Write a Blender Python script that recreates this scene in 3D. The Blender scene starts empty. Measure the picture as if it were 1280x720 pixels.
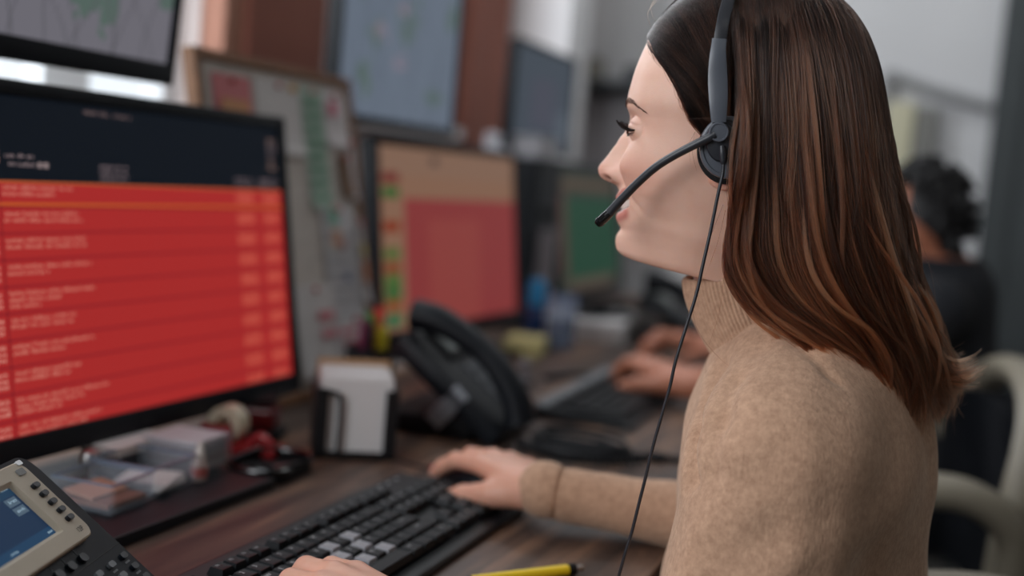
import bpy, bmesh, math, random
import numpy as np
from mathutils import Vector, Matrix

random.seed(7)
RNG = np.random.default_rng(7)
scene = bpy.context.scene

# ---------------------------------------------------------------- camera
F_PX = 1500.0
CAM = Vector((0.0, 0.0, 1.105))
_up = np.array([0.085, -1.0, -139.6 / F_PX]); _up /= np.linalg.norm(_up)
_dy = np.array([560.0, -92.0, F_PX]); _dy /= np.linalg.norm(_dy)
_dy -= _up * _dy.dot(_up); _dy /= np.linalg.norm(_dy)
_dx = np.cross(_dy, _up)
MW = np.array([_dx, _dy, _up])                     # camera axes (right, down, forward) to world
cam_data = bpy.data.cameras.new('camera')
cam = bpy.data.objects.new('camera', cam_data)
scene.collection.objects.link(cam)
R_, D_, Fw_ = MW[:, 0], MW[:, 1], MW[:, 2]
cam.matrix_world = Matrix(((R_[0], -D_[0], -Fw_[0], CAM.x), (R_[1], -D_[1], -Fw_[1], CAM.y), (R_[2], -D_[2], -Fw_[2], CAM.z), (0, 0, 0, 1)))
cam_data.sensor_width = 36.0
cam_data.lens = F_PX / 1280.0 * 36.0
cam_data.clip_start = 0.02
cam_data.dof.use_dof = True
cam_data.dof.focus_distance = 0.905
cam_data.dof.aperture_fstop = 2.0
cam_data.dof.aperture_blades = 9
scene.camera = cam

# ---------------------------------------------------------------- world, lights, exposure
scene.view_settings.view_transform = 'Standard'
scene.view_settings.look = 'None'
scene.view_settings.gamma = 1.0
scene.view_settings.use_curve_mapping = False
scene.view_settings.exposure = 0.0
world = bpy.data.worlds.new('daylight'); scene.world = world
world.use_nodes = True
bgn = world.node_tree.nodes['Background']
bgn.inputs[0].default_value = (0.86, 0.93, 1.0, 1); bgn.inputs[1].default_value = 1.3

def area(name, loc, target, sx, sy, power, col):
    l = bpy.data.lights.new(name, 'AREA'); l.shape = 'RECTANGLE'; l.size = sx; l.size_y = sy
    l.energy = power; l.color = col
    o = bpy.data.objects.new(name, l); scene.collection.objects.link(o)
    o.location = loc
    o.rotation_euler = (Vector(target) - Vector(loc)).to_track_quat('-Z', 'Y').to_euler()
    return o
area('window_daylight', (-1.30, 1.15, 1.75), (0.2, 1.0, 1.0), 1.3, 1.1, 20.0, (0.90, 0.95, 1.0))
area('window_daylight', (-1.30, -0.9, 1.7), (0.2, 0.4, 1.1), 1.6, 1.3, 46.0, (0.93, 0.96, 1.0))
area('window_daylight', (-1.305, 2.76, 1.78), (0.0, 2.76, 1.78), 0.55, 1.0, 13.0, (0.93, 0.96, 1.0))  # lamp of the added hidden window, brightens column and far wall
area('ceiling_light_glow', (0.6, 2.6, 2.72), (0.6, 2.6, 0), 1.2, 0.3, 3.0, (0.90, 0.96, 1.0))
area('ceiling_light_glow', (-0.5, 3.2, 2.72), (-0.5, 3.2, 0), 1.2, 0.3, 4.0, (0.90, 0.96, 1.0))
area('ceiling_light_glow', (0.9, -0.3, 2.72), (0.9, -0.3, 0), 1.2, 0.3, 1.5, (0.90, 0.96, 1.0))

# ---------------------------------------------------------------- helpers
def lin(c):
    c = c / 255.0
    return c / 12.92 if c <= 0.04045 else ((c + 0.055) / 1.055) ** 2.4
def rgb(r, g, b): return (lin(r), lin(g), lin(b), 1.0)

def mat(name, col, rough=0.5, metal=0.0, spec=0.5, var=0.0, vscale=20.0, bump=0.0, bscale=200.0, emit=None, estr=1.0, trans=0.0, alpha=1.0, coat=0.0, sheen=0.0):
    m = bpy.data.materials.new(name); m.use_nodes = True
    nt = m.node_tree; b = nt.nodes['Principled BSDF']
    b.inputs['Base Color'].default_value = col
    b.inputs['Roughness'].default_value = rough
    b.inputs['Metallic'].default_value = metal
    b.inputs['Specular IOR Level'].default_value = spec
    b.inputs['Coat Weight'].default_value = coat
    b.inputs['Sheen Weight'].default_value = sheen
    if trans: b.inputs['Transmission Weight'].default_value = trans
    if alpha < 1: b.inputs['Alpha'].default_value = alpha
    if emit:
        b.inputs['Emission Color'].default_value = emit; b.inputs['Emission Strength'].default_value = estr
    tc = None
    if var or bump: tc = nt.nodes.new('ShaderNodeTexCoord')
    if var:
        n = nt.nodes.new('ShaderNodeTexNoise'); n.inputs['Scale'].default_value = vscale; n.inputs['Detail'].default_value = 5
        nt.links.new(tc.outputs['Object'], n.inputs['Vector'])
        r = nt.nodes.new('ShaderNodeValToRGB')
        r.color_ramp.elements[0].position = 0.3; r.color_ramp.elements[1].position = 0.7
        r.color_ramp.elements[0].color = tuple(x * (1 - var) for x in col[:3]) + (1,)
        r.color_ramp.elements[1].color = tuple(min(1, x * (1 + var)) for x in col[:3]) + (1,)
        nt.links.new(n.outputs['Fac'], r.inputs['Fac']); nt.links.new(r.outputs['Color'], b.inputs['Base Color'])
    if bump:
        n = nt.nodes.new('ShaderNodeTexNoise'); n.inputs['Scale'].default_value = bscale; n.inputs['Detail'].default_value = 3
        nt.links.new(tc.outputs['Object'], n.inputs['Vector'])
        bp = nt.nodes.new('ShaderNodeBump'); bp.inputs['Strength'].default_value = bump; bp.inputs['Distance'].default_value = 0.002
        nt.links.new(n.outputs['Fac'], bp.inputs['Height']); nt.links.new(bp.outputs['Normal'], b.inputs['Normal'])
    return m

def screen_mat(name, r, g, b, s=1.0):
    return mat(name, (0.004, 0.004, 0.004, 1), rough=0.45, spec=0.12, emit=rgb(r, g, b), estr=s)

ALL_MAT = {}
def M(name, *a, **k):
    if name not in ALL_MAT: ALL_MAT[name] = mat(name, *a, **k)
    return ALL_MAT[name]
def SM(r, g, b):
    n = 'lit_%d_%d_%d' % (r, g, b)
    if n not in ALL_MAT: ALL_MAT[n] = screen_mat(n, r, g, b)
    return ALL_MAT[n]

def link(o, parent=None):
    scene.collection.objects.link(o)
    if parent is not None: o.parent = parent
    return o
def tag(o, label=None, cat=None, group=None, kind=None):
    if label: o['label'] = label
    if cat: o['category'] = cat
    if group: o['group'] = group
    if kind: o['kind'] = kind
    return o
def thing(name, label, cat, loc=(0, 0, 0), rz=0.0, group=None, matrix=None):
    o = bpy.data.objects.new(name, None); o.empty_display_size = 0.02
    scene.collection.objects.link(o)
    if matrix is not None: o.matrix_world = matrix
    else: o.location = loc; o.rotation_euler = (0, 0, rz)
    return tag(o, label, cat, group)

class MB:
    """collects shapes; build() links them as one mesh object"""
    def __init__(s, tf=None): s.v = []; s.f = []; s.mi = []; s.tf = tf; s.cur = 0
    def add(s, vs, fs, rot=None, loc=None):
        o = len(s.v)
        for p in vs:
            p = Vector(p)
            if rot is not None: p = rot @ p
            if loc is not None: p = p + Vector(loc)
            if s.tf: p = Vector(s.tf(p))
            s.v.append(tuple(p))
        for q in fs: s.f.append(tuple(i + o for i in q)); s.mi.append(s.cur)
        return s
    def box(s, x0, x1, y0, y1, z0, z1, b=0.0, rot=None, loc=None):
        if b <= 0:
            vs = [(x, y, z) for x in (x0, x1) for y in (y0, y1) for z in (z0, z1)]
            fs = [(0, 1, 3, 2), (4, 6, 7, 5), (0, 4, 5, 1), (2, 3, 7, 6), (0, 2, 6, 4), (1, 5, 7, 3)]
            return s.add(vs, fs, rot, loc)
        bm = bmesh.new(); bmesh.ops.create_cube(bm, size=1.0)
        for v in bm.verts:
            v.co = Vector(((x0 + x1) / 2 + v.co.x * (x1 - x0), (y0 + y1) / 2 + v.co.y * (y1 - y0), (z0 + z1) / 2 + v.co.z * (z1 - z0)))
        bmesh.ops.bevel(bm, geom=list(bm.edges), offset=b, segments=2, affect='EDGES', profile=0.6)
        vs = [tuple(v.co) for v in bm.verts]; fs = [tuple(v.index for v in f.verts) for f in bm.faces]; bm.free()
        return s.add(vs, fs, rot, loc)
    def plate(s, pts, z0, z1, rot=None, loc=None):
        n = len(pts)
        vs = [(p[0], p[1], z0) for p in pts] + [(p[0], p[1], z1) for p in pts]
        fs = [tuple(reversed(range(n))), tuple(range(n, 2 * n))] + [(i, (i + 1) % n, n + (i + 1) % n, n + i) for i in range(n)]
        return s.add(vs, fs, rot, loc)
    def lathe(s, prof, n=24, rot=None, loc=None, cap=True):
        vs = []; fs = []
        for r, z in prof:
            for k in range(n):
                a = 2 * math.pi * k / n; vs.append((r * math.cos(a), r * math.sin(a), z))
        for i in range(len(prof) - 1):
            for k in range(n):
                k2 = (k + 1) % n; fs.append((i * n + k, i * n + k2, (i + 1) * n + k2, (i + 1) * n + k))
        if cap:
            fs.append(tuple(reversed(range(n)))); fs.append(tuple(range((len(prof) - 1) * n, len(prof) * n)))
        return s.add(vs, fs, rot, loc)
    def tube(s, pts, r, n=10, smooth=0, flat=None):
        P = [Vector(p) for p in pts]
        rs = list(r) if hasattr(r, '__len__') else [r] * len(P)
        if smooth:
            q = []; rr = []
            for i in range(len(P) - 1):
                p0 = P[max(i - 1, 0)]; p1 = P[i]; p2 = P[i + 1]; p3 = P[min(i + 2, len(P) - 1)]
                for k in range(smooth):
                    t = k / smooth
                    q.append(0.5 * ((2 * p1) + (p2 - p0) * t + (2 * p0 - 5 * p1 + 4 * p2 - p3) * t * t + (3 * p1 - p0 - 3 * p2 + p3) * t ** 3))
                    rr.append(rs[i] * (1 - t) + rs[i + 1] * t)
            q.append(P[-1]); rr.append(rs[-1]); P = q; rs = rr
        vs = []; fs = []; ref = None
        for i, p in enumerate(P):
            t = (P[min(i + 1, len(P) - 1)] - P[max(i - 1, 0)]).normalized()
            if ref is None:
                ref = Vector((0, 0, 1)) if abs(t.z) < 0.9 else Vector((1, 0, 0))
            u = (ref - t * ref.dot(t)).normalized(); w = t.cross(u); ref = u
            for k in range(n):
                a = 2 * math.pi * k / n
                ku, kw = (1, 1) if flat is None else flat
                vs.append(tuple(p + (u * math.cos(a) * ku + w * math.sin(a) * kw) * rs[i]))
        L = len(P)
        for i in range(L - 1):
            for k in range(n):
                k2 = (k + 1) % n; fs.append((i * n + k, i * n + k2, (i + 1) * n + k2, (i + 1) * n + k))
        fs.append(tuple(reversed(range(n)))); fs.append(tuple(range((L - 1) * n, L * n)))
        return s.add(vs, fs)
    def ball(s, c, r, n=20, m=12):
        rr = r if hasattr(r, '__len__') else (r, r, r)
        vs = [(c[0], c[1], c[2] - rr[2])]
        for i in range(1, m):
            ph = -math.pi / 2 + math.pi * i / m
            for k in range(n):
                a = 2 * math.pi * k / n
                vs.append((c[0] + rr[0] * math.cos(ph) * math.cos(a), c[1] + rr[1] * math.cos(ph) * math.sin(a), c[2] + rr[2] * math.sin(ph)))
        vs.append((c[0], c[1], c[2] + rr[2])); fs = []
        for k in range(n): fs.append((0, 1 + (k + 1) % n, 1 + k)); fs.append((len(vs) - 1, 1 + (m - 2) * n + k, 1 + (m - 2) * n + (k + 1) % n))
        for i in range(m - 2):
            for k in range(n):
                k2 = (k + 1) % n; fs.append((1 + i * n + k, 1 + i * n + k2, 1 + (i + 1) * n + k2, 1 + (i + 1) * n + k))
        return s.add(vs, fs)
    def mesh(s, name):
        me = bpy.data.meshes.new(name); me.from_pydata(s.v, [], s.f); return me
    def build(s, name, m, parent=None, smooth=False, angle=40):
        me = s.mesh(name)
        mats = m if isinstance(m, (list, tuple)) else [m]
        for q in mats: me.materials.append(q)
        if len(mats) > 1: me.polygons.foreach_set('material_index', s.mi)
        if smooth:
            me.shade_smooth() if hasattr(me, 'shade_smooth') else None
            me.set_sharp_from_angle(angle=math.radians(angle))
        me.update()
        return link(bpy.data.objects.new(name, me), parent)

def rrect(x0, x1, y0, y1, r, n=5):
    out = []
    for cx, cy, a0 in ((x1 - r, y1 - r, 0), (x0 + r, y1 - r, 90), (x0 + r, y0 + r, 180), (x1 - r, y0 + r, 270)):
        for k in range(n + 1):
            a = math.radians(a0 + 90 * k / n); out.append((cx + r * math.cos(a), cy + r * math.sin(a)))
    return out

def struct(name, mb, m, parent=None, **k):
    o = mb.build(name, m, parent, **k)
    if parent is None: o['kind'] = 'structure'
    return o

def text_geo(body, size):
    """flat glyph triangles of a word, as (verts, faces), centred"""
    cu = bpy.data.curves.new('lettering', 'FONT'); cu.body = body; cu.size = size; cu.align_x = 'CENTER'; cu.align_y = 'CENTER'; cu.resolution_u = 2
    o = bpy.data.objects.new('lettering', cu); scene.collection.objects.link(o)
    bpy.context.view_layer.update()
    ev = o.evaluated_get(bpy.context.evaluated_depsgraph_get()); me = ev.to_mesh()
    vs = [tuple(v.co) for v in me.vertices]; fs = [tuple(p.vertices) for p in me.polygons]
    ev.to_mesh_clear(); bpy.data.objects.remove(o); bpy.data.curves.remove(cu)
    return vs, fs

# ---- signed-distance modelling: smooth-unioned round cones and ellipsoids, meshed with surface nets
def sd_cone(P, a, b, ra, rb):
    a = np.array(a, float); b = np.array(b, float); ba = b - a
    h = np.clip(((P - a) @ ba) / max(ba @ ba, 1e-12), 0, 1)
    return np.linalg.norm(P - a - h[..., None] * ba, axis=-1) - (ra + (rb - ra) * h)
def sd_ell(P, c, r, rot=None):
    q = P - np.array(c, float)
    if rot is not None: q = q @ np.array(rot)
    r = np.array(r, float)
    k0 = np.linalg.norm(q / r, axis=-1); k1 = np.linalg.norm(q / (r * r), axis=-1)
    return k0 * (k0 - 1.0) / np.maximum(k1, 1e-9)
def smin(a, b, k):
    h = np.clip(0.5 + 0.5 * (b - a) / k, 0, 1)
    return b * (1 - h) + a * h - k * h * (1 - h)
def surface_nets(fn, lo, hi, step):
    lo = np.array(lo, float); hi = np.array(hi, float)
    n = np.ceil((hi - lo) / step).astype(int) + 1
    ax = [lo[i] + step * np.arange(n[i]) for i in range(3)]
    P = np.stack(np.meshgrid(*ax, indexing='ij'), -1)
    V = fn(P)
    S = V < 0
    cnt = np.zeros(tuple(n - 1)); acc = np.zeros(tuple(n - 1) + (3,))
    corners = [(i, j, k) for i in (0, 1) for j in (0, 1) for k in (0, 1)]
    def sl(A, c): return A[c[0]:n[0] - 1 + c[0], c[1]:n[1] - 1 + c[1], c[2]:n[2] - 1 + c[2]]
    for c in corners:
        for d in range(3):
            if c[d]: continue
            e = list(c); e[d] = 1
            va, vb = sl(V, c), sl(V, e)
            x = (va < 0) != (vb < 0)
            t = np.where(x, va / np.where(x, va - vb, 1), 0)
            for k in range(3):
                acc[..., k] += np.where(x, c[k] + (t if k == d else 0), 0)
            cnt += x
    act = cnt > 0
    idx = -np.ones(tuple(n - 1), int); idx[act] = np.arange(act.sum())
    cell = np.stack(np.nonzero(act), -1)
    verts = lo + step * (cell + acc[act] / cnt[act][:, None])
    faces = []
    for d in range(3):
        o1, o2 = [(1, 2), (2, 0), (0, 1)][d]
        A = S; B = np.roll(S, -1, axis=d)
        x = A != B
        sel = [slice(1, n[i] - 1) for i in range(3)]; sel[d] = slice(0, n[d] - 1)
        m = np.zeros_like(x); m[tuple(sel)] = x[tuple(sel)]
        g = np.stack(np.nonzero(m), -1)
        if not len(g): continue
        u = np.zeros(3, int); u[o1] = 1; w = np.zeros(3, int); w[o2] = 1
        def at(q): return idx[q[:, 0], q[:, 1], q[:, 2]]
        q = np.stack([at(g - u - w), at(g - w), at(g), at(g - u)], -1)
        ins = S[g[:, 0], g[:, 1], g[:, 2]]
        q[~ins] = q[~ins][:, ::-1]
        faces.append(q)
    return verts, np.concatenate(faces)
def np_mesh(name, verts, faces, m, parent=None, smooth=True):
    me = bpy.data.meshes.new(name)
    me.from_pydata([tuple(v) for v in verts], [], [tuple(int(i) for i in q) for q in faces])
    for q in (m if isinstance(m, (list, tuple)) else [m]): me.materials.append(q)
    if smooth: me.polygons.foreach_set('use_smooth', [True] * len(me.polygons))
    me.update()
    return link(bpy.data.objects.new(name, me), parent)


# ================================================================ SETTING
m_wall = M('wall_paint', rgb(205, 206, 208), rough=0.9, var=0.04, vscale=3, bump=0.15, bscale=60)
m_wallL = M('window_wall_paint', rgb(214, 200, 196), rough=0.9, var=0.04, vscale=3, bump=0.1, bscale=60)
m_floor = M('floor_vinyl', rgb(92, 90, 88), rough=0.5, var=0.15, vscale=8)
m_ceil = M('ceiling_paint', rgb(190, 188, 184), rough=0.95, var=0.03, vscale=4)
m_terra = M('terracotta_board', rgb(142, 84, 68), rough=0.7, var=0.10, vscale=6)
m_salmon_lit = M('lit_reveal_salmon', rgb(168, 118, 98), rough=0.7, var=0.05, vscale=6)  # pillar side, with the window light on it put into the colour
m_white = M('white_plastic_frame', rgb(232, 234, 236), rough=0.45, var=0.02, vscale=20)
WX, FY = -1.35, 4.0
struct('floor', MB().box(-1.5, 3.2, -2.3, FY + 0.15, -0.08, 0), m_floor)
struct('ceiling', MB().box(-1.5, 3.2, -2.3, FY + 0.15, 2.78, 2.9), m_ceil)
struct('wall_far', MB().box(-1.5, 3.2, FY, FY + 0.12, 0, 2.78), m_wall)
m_wall2 = M('dim_wall_paint', rgb(128, 122, 116), rough=0.9, var=0.05, vscale=3)  # unseen walls, darkened to cut bounced fill light
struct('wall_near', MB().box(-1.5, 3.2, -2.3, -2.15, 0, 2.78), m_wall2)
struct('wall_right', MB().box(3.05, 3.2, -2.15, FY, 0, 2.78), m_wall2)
w = MB()                                             # window wall, pierced by two openings and one added for its light
def wl(y0, y1, z0, z1): w.box(WX - 0.12, WX, y0, y1, z0, z1)
wl(-2.15, -1.75, 0, 2.78); wl(-1.75, -0.15, 0, 1.0); wl(-1.75, -0.15, 2.35, 2.78)
wl(-0.15, 0.45, 0, 2.78); wl(0.45, 1.90, 0, 1.10); wl(0.45, 1.90, 2.35, 2.78); wl(1.90, 2.46, 0, 2.78); wl(2.46, 3.06, 0, 1.22); wl(2.46, 3.06, 2.35, 2.78); wl(3.06, FY, 0, 2.78)
struct('wall_left', w, m_wallL)
def window(n, y0, y1, z0, z1, mull):
    t = MB(); x0, x1 = WX - 0.09, WX - 0.04; fw = 0.045
    t.box(x0, x1, y0, y1, z0, z0 + fw, 0.004); t.box(x0, x1, y0, y1, z1 - fw, z1, 0.004)
    t.box(x0, x1, y0, y0 + fw, z0, z1, 0.004); t.box(x0, x1, y1 - fw, y1, z0, z1, 0.004)
    r = struct('window_%d' % n, t, m_white)
    for a, b in mull: MB().box(x0 + 0.005, x1 - 0.005, a, b, z0 + fw, z1 - fw, 0.003).build('mullion', m_white, r)
    MB().box(WX - 0.12, WX + 0.05, y0, y1, z0 - 0.03, z0 + 0.002, 0.004).build('window_sill', m_white, r)
    g = M('window_glass', rgb(235, 240, 245), rough=0.02, spec=0.3, alpha=0.12)
    MB().box(x0 + 0.02, x0 + 0.024, y0 + fw, y1 - fw, z0 + fw, z1 - fw).build('pane', g, r)
    return r
window(1, 0.45, 1.90, 1.10, 2.35, [(0.90, 0.95), (1.28, 1.33), (1.555, 1.665)])
window(2, -1.75, -0.15, 1.0, 2.35, [(-0.98, -0.92)])
window(3, 2.46, 3.06, 1.22, 2.35, [])  # unseen window, added to light the white column and far wall
struct('trim_1', MB().box(WX, WX + 0.05, 1.905, 1.965, 0.9, 2.60, 0.004), m_salmon_lit)
struct('trim_2', MB().box(WX, WX + 0.06, 1.968, 2.262, 0.9, 2.60, 0.004), m_terra)
struct('trim_3', MB().box(WX, WX + 0.04, 3.10, 3.385, 0.9, 2.60, 0.004), m_terra)
struct('baseboard_far', MB().box(WX, 3.05, FY - 0.02, FY, 0, 0.09, 0.003), M('baseboard_grey', rgb(120, 118, 116), rough=0.6))
struct('trim_4', MB().box(WX, -1.135, 3.42, 3.62, 0.0, 2.78, 0.006), M('white_column_paint', rgb(238, 238, 240), rough=0.8, var=0.02, vscale=5))
# dark door in the far wall, at the right edge of the view
m_dark = M('door_dark_green_grey', rgb(58, 64, 66), rough=0.6, var=0.06, vscale=10)
d = struct('door_1', MB().box(0.14, 1.06, FY - 0.05, FY - 0.005, 0.0, 2.1, 0.004), m_dark)
MB().box(0.22, 0.98, FY - 0.062, FY - 0.05, 1.15, 2.0, 0.004).build('door_panel', m_dark, d)
MB().box(0.22, 0.98, FY - 0.062, FY - 0.05, 0.12, 1.0, 0.004).build('door_panel', m_dark, d)
MB().tube([(0.98, FY - 0.06, 1.05), (0.98, FY - 0.11, 1.05), (0.88, FY - 0.11, 1.05)], 0.009, smooth=4).build('door_handle', M('brushed_steel', rgb(160, 160, 160), rough=0.35, metal=1), d, smooth=True)
MB().box(0.06, 0.14, FY - 0.06, FY, 0, 2.18, 0.004).build('door_frame', m_dark, d)
MB().box(1.06, 1.14, FY - 0.06, FY, 0, 2.18, 0.004).build('door_frame', m_dark, d)
MB().box(0.06, 1.14, FY - 0.06, FY, 2.1, 2.18, 0.004).build('door_frame', m_dark, d)
# cable duct running down the far wall, and the little boxes on it
m_duct = M('grey_cable_duct', rgb(140, 141, 143), rough=0.6)
t = thing('cable_duct', 'grey cable duct sloping down to the right across the far wall', 'cable duct', (0, 0, 0))
MB().tube([(-0.262, FY - 0.022, 1.525), (-0.16, FY - 0.022, 1.49), (-0.02, FY - 0.022, 1.455), (0.135, FY - 0.022, 1.425)], 0.019, 8, smooth=4).build('duct', m_duct, t, smooth=True)
MB().box(-0.275, -0.245, FY - 0.035, FY - 0.001, 1.30, 1.53, 0.004).build('duct_drop', m_duct, t)
t = thing('wall_box', 'cream plastic box on the far wall with a darker grey side', 'wall box', (-0.175, FY - 0.05, 1.335))
MB().box(-0.075, 0.01, -0.03, 0.048, -0.10, 0.10, 0.006).build('cover', M('cream_box', rgb(196, 192, 165), rough=0.6), t)
MB().box(0.012, 0.075, -0.02, 0.048, -0.08, 0.09, 0.006).build('side_unit', M('grey_box', rgb(120, 120, 116), rough=0.6), t)
# cabinet and shelf by the far corner
t = thing('wall_shelf', 'thin dark shelf on the far wall above the grey heater', 'shelf', (-1.03, FY - 0.12, 1.435))
MB().box(-0.26, 0.22, -0.10, 0.115, -0.008, 0.008, 0.002).build('board', M('shelf_grey', rgb(92, 98, 104), rough=0.6), t)
for x in (-0.2, 0.16): MB().box(x - 0.006, x + 0.006, -0.06, 0.115, -0.05, -0.008).build('bracket', m_duct, t)
for nm, x, s, h, c, lb in (('storage_box', -0.17, 0.035, 0.07, (128, 124, 112), 'small beige storage box at the left end of the wall shelf'),
                       ('radio_unit', 0.02, 0.06, 0.045, (60, 66, 72), 'low dark radio unit in the middle of the wall shelf'),
                       ('storage_tin', 0.15, 0.03, 0.06, (105, 112, 110), 'grey green tin at the right end of the wall shelf')):
    t = thing(nm, lb, 'box', (-1.03 + x, FY - 0.13, 1.443))
    MB().box(-s, s, -0.05, 0.05, 0, h, 0.005).build('casing', M('shelf_item_%d' % h.__hash__(), rgb(*c), rough=0.6), t)
    MB().box(-s * 0.9, s * 0.9, -0.047, 0.047, h, h + 0.006, 0.002).build('lid', M('shelf_lid', rgb(90, 90, 90), rough=0.6), t)
t = thing('wall_heater', 'pale grey ribbed heater panel on the far wall beyond the screens', 'heater', (-1.07, FY - 0.09, 1.02))
m_heat = M('heater_white', rgb(196, 194, 198), rough=0.5)
MB().box(-0.20, 0.24, 0.0, 0.088, -0.02, 0.37, 0.01).build('casing', m_heat, t)
for k in range(7): MB().box(-0.17 + k * 0.06, -0.135 + k * 0.06, -0.015, 0.0, 0.0, 0.35, 0.004).build('fin', m_heat, t)
for i, (x, y) in enumerate(((0.6, 2.6), (-0.5, 3.2), (0.9, -0.3))):
    t = thing('ceiling_light', ('long ceiling light over the middle of the room', 'long ceiling light by the far wall', 'long ceiling light behind the viewer')[i], 'ceiling light', (x, y, 2.75))
    MB().box(-0.62, 0.62, -0.16, 0.16, 0.0, 0.03, 0.004).build('housing', m_white, t)
    MB().box(-0.6, 0.6, -0.14, 0.14, -0.012, 0.0, 0.003).build('diffuser', mat('lamp_diffuser', (0.8, 0.8, 0.8, 1), emit=(1, 0.95, 0.9, 1), estr=2.0), t)

# ================================================================ DESK
m_wood = bpy.data.materials.new('dark_walnut_laminate'); m_wood.use_nodes = True
nt = m_wood.node_tree; bs = nt.nodes['Principled BSDF']; bs.inputs['Roughness'].default_value = 0.42
tc = nt.nodes.new('ShaderNodeTexCoord'); mp = nt.nodes.new('ShaderNodeMapping')
mp.inputs['Scale'].default_value = (16, 1.3, 1); mp.inputs['Rotation'].default_value = (0, 0, 0.03)
nz = nt.nodes.new('ShaderNodeTexNoise'); nz.inputs['Scale'].default_value = 2.0; nz.inputs['Detail'].default_value = 7; nz.inputs['Roughness'].default_value = 0.62; nz.inputs['Distortion'].default_value = 0.5
cr = nt.nodes.new('ShaderNodeValToRGB')
cr.color_ramp.elements[0].position = 0.32; cr.color_ramp.elements[0].color = rgb(36, 29, 27)
cr.color_ramp.elements[1].position = 0.70; cr.color_ramp.elements[1].color = rgb(146, 112, 88)
e = cr.color_ramp.elements.new(0.5); e.color = rgb(76, 58, 49)
nt.links.new(tc.outputs['Object'], mp.inputs['Vector']); nt.links.new(mp.outputs['Vector'], nz.inputs['Vector'])
nt.links.new(nz.outputs['Fac'], cr.inputs['Fac']); nt.links.new(cr.outputs['Color'], bs.inputs['Base Color'])
DZ = 0.75
desk = thing('desk', 'long dark walnut desk running along the window wall under the screens', 'desk', (-0.72, 1.9, 0))
MB().box(-0.50, 0.49, -1.75, 1.95, DZ - 0.028, DZ, 0.003).build('desk_top', m_wood, desk)
for y in (-1.7, -0.5, 0.62, 1.88):
    MB().box(-0.46, 0.36, y - 0.012, y + 0.012, 0, DZ - 0.03, 0.002).build('leg_panel', m_wood, desk)
MB().box(-0.43, -0.41, -1.7, 1.88, 0.3, DZ - 0.03, 0.002).build('back_panel', m_wood, desk)

# ================================================================ SCREENS
m_blk = M('black_plastic', rgb(11, 17, 24), rough=0.45, spec=0.25, var=0.05, vscale=30)
m_blk2 = M('black_matte_plastic', rgb(8, 11, 16), rough=0.6, spec=0.25)
m_gloss = M('gloss_black', rgb(6, 8, 11), rough=0.14, spec=0.5)
m_steel = M('brushed_steel', rgb(160, 160, 160), rough=0.35, metal=1)

def glyph_row(q, u, v, n, cw, ch, key, rnd, gaps=True, dens=3):
    """a line of tiny unreadable letters: n characters from (u, v)"""
    x = u; k = 0; word = rnd.randint(3, 8)
    while k < n:
        if gaps and word == 0: x += cw; word = rnd.randint(3, 9); k += 1; continue
        h = ch * (1.0 if rnd.random() < 0.25 else 0.72)
        for _ in range(dens):
            if rnd.random() < 0.55:
                a = x + rnd.random() * cw * 0.55; q.append((a, v, a + cw * 0.22, v + h, key))
            else:
                b = v + rnd.random() * h * 0.8; q.append((x, b, x + cw * 0.75, b + ch * 0.16, key))
        x += cw; word -= 1; k += 1
    return x

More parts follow.
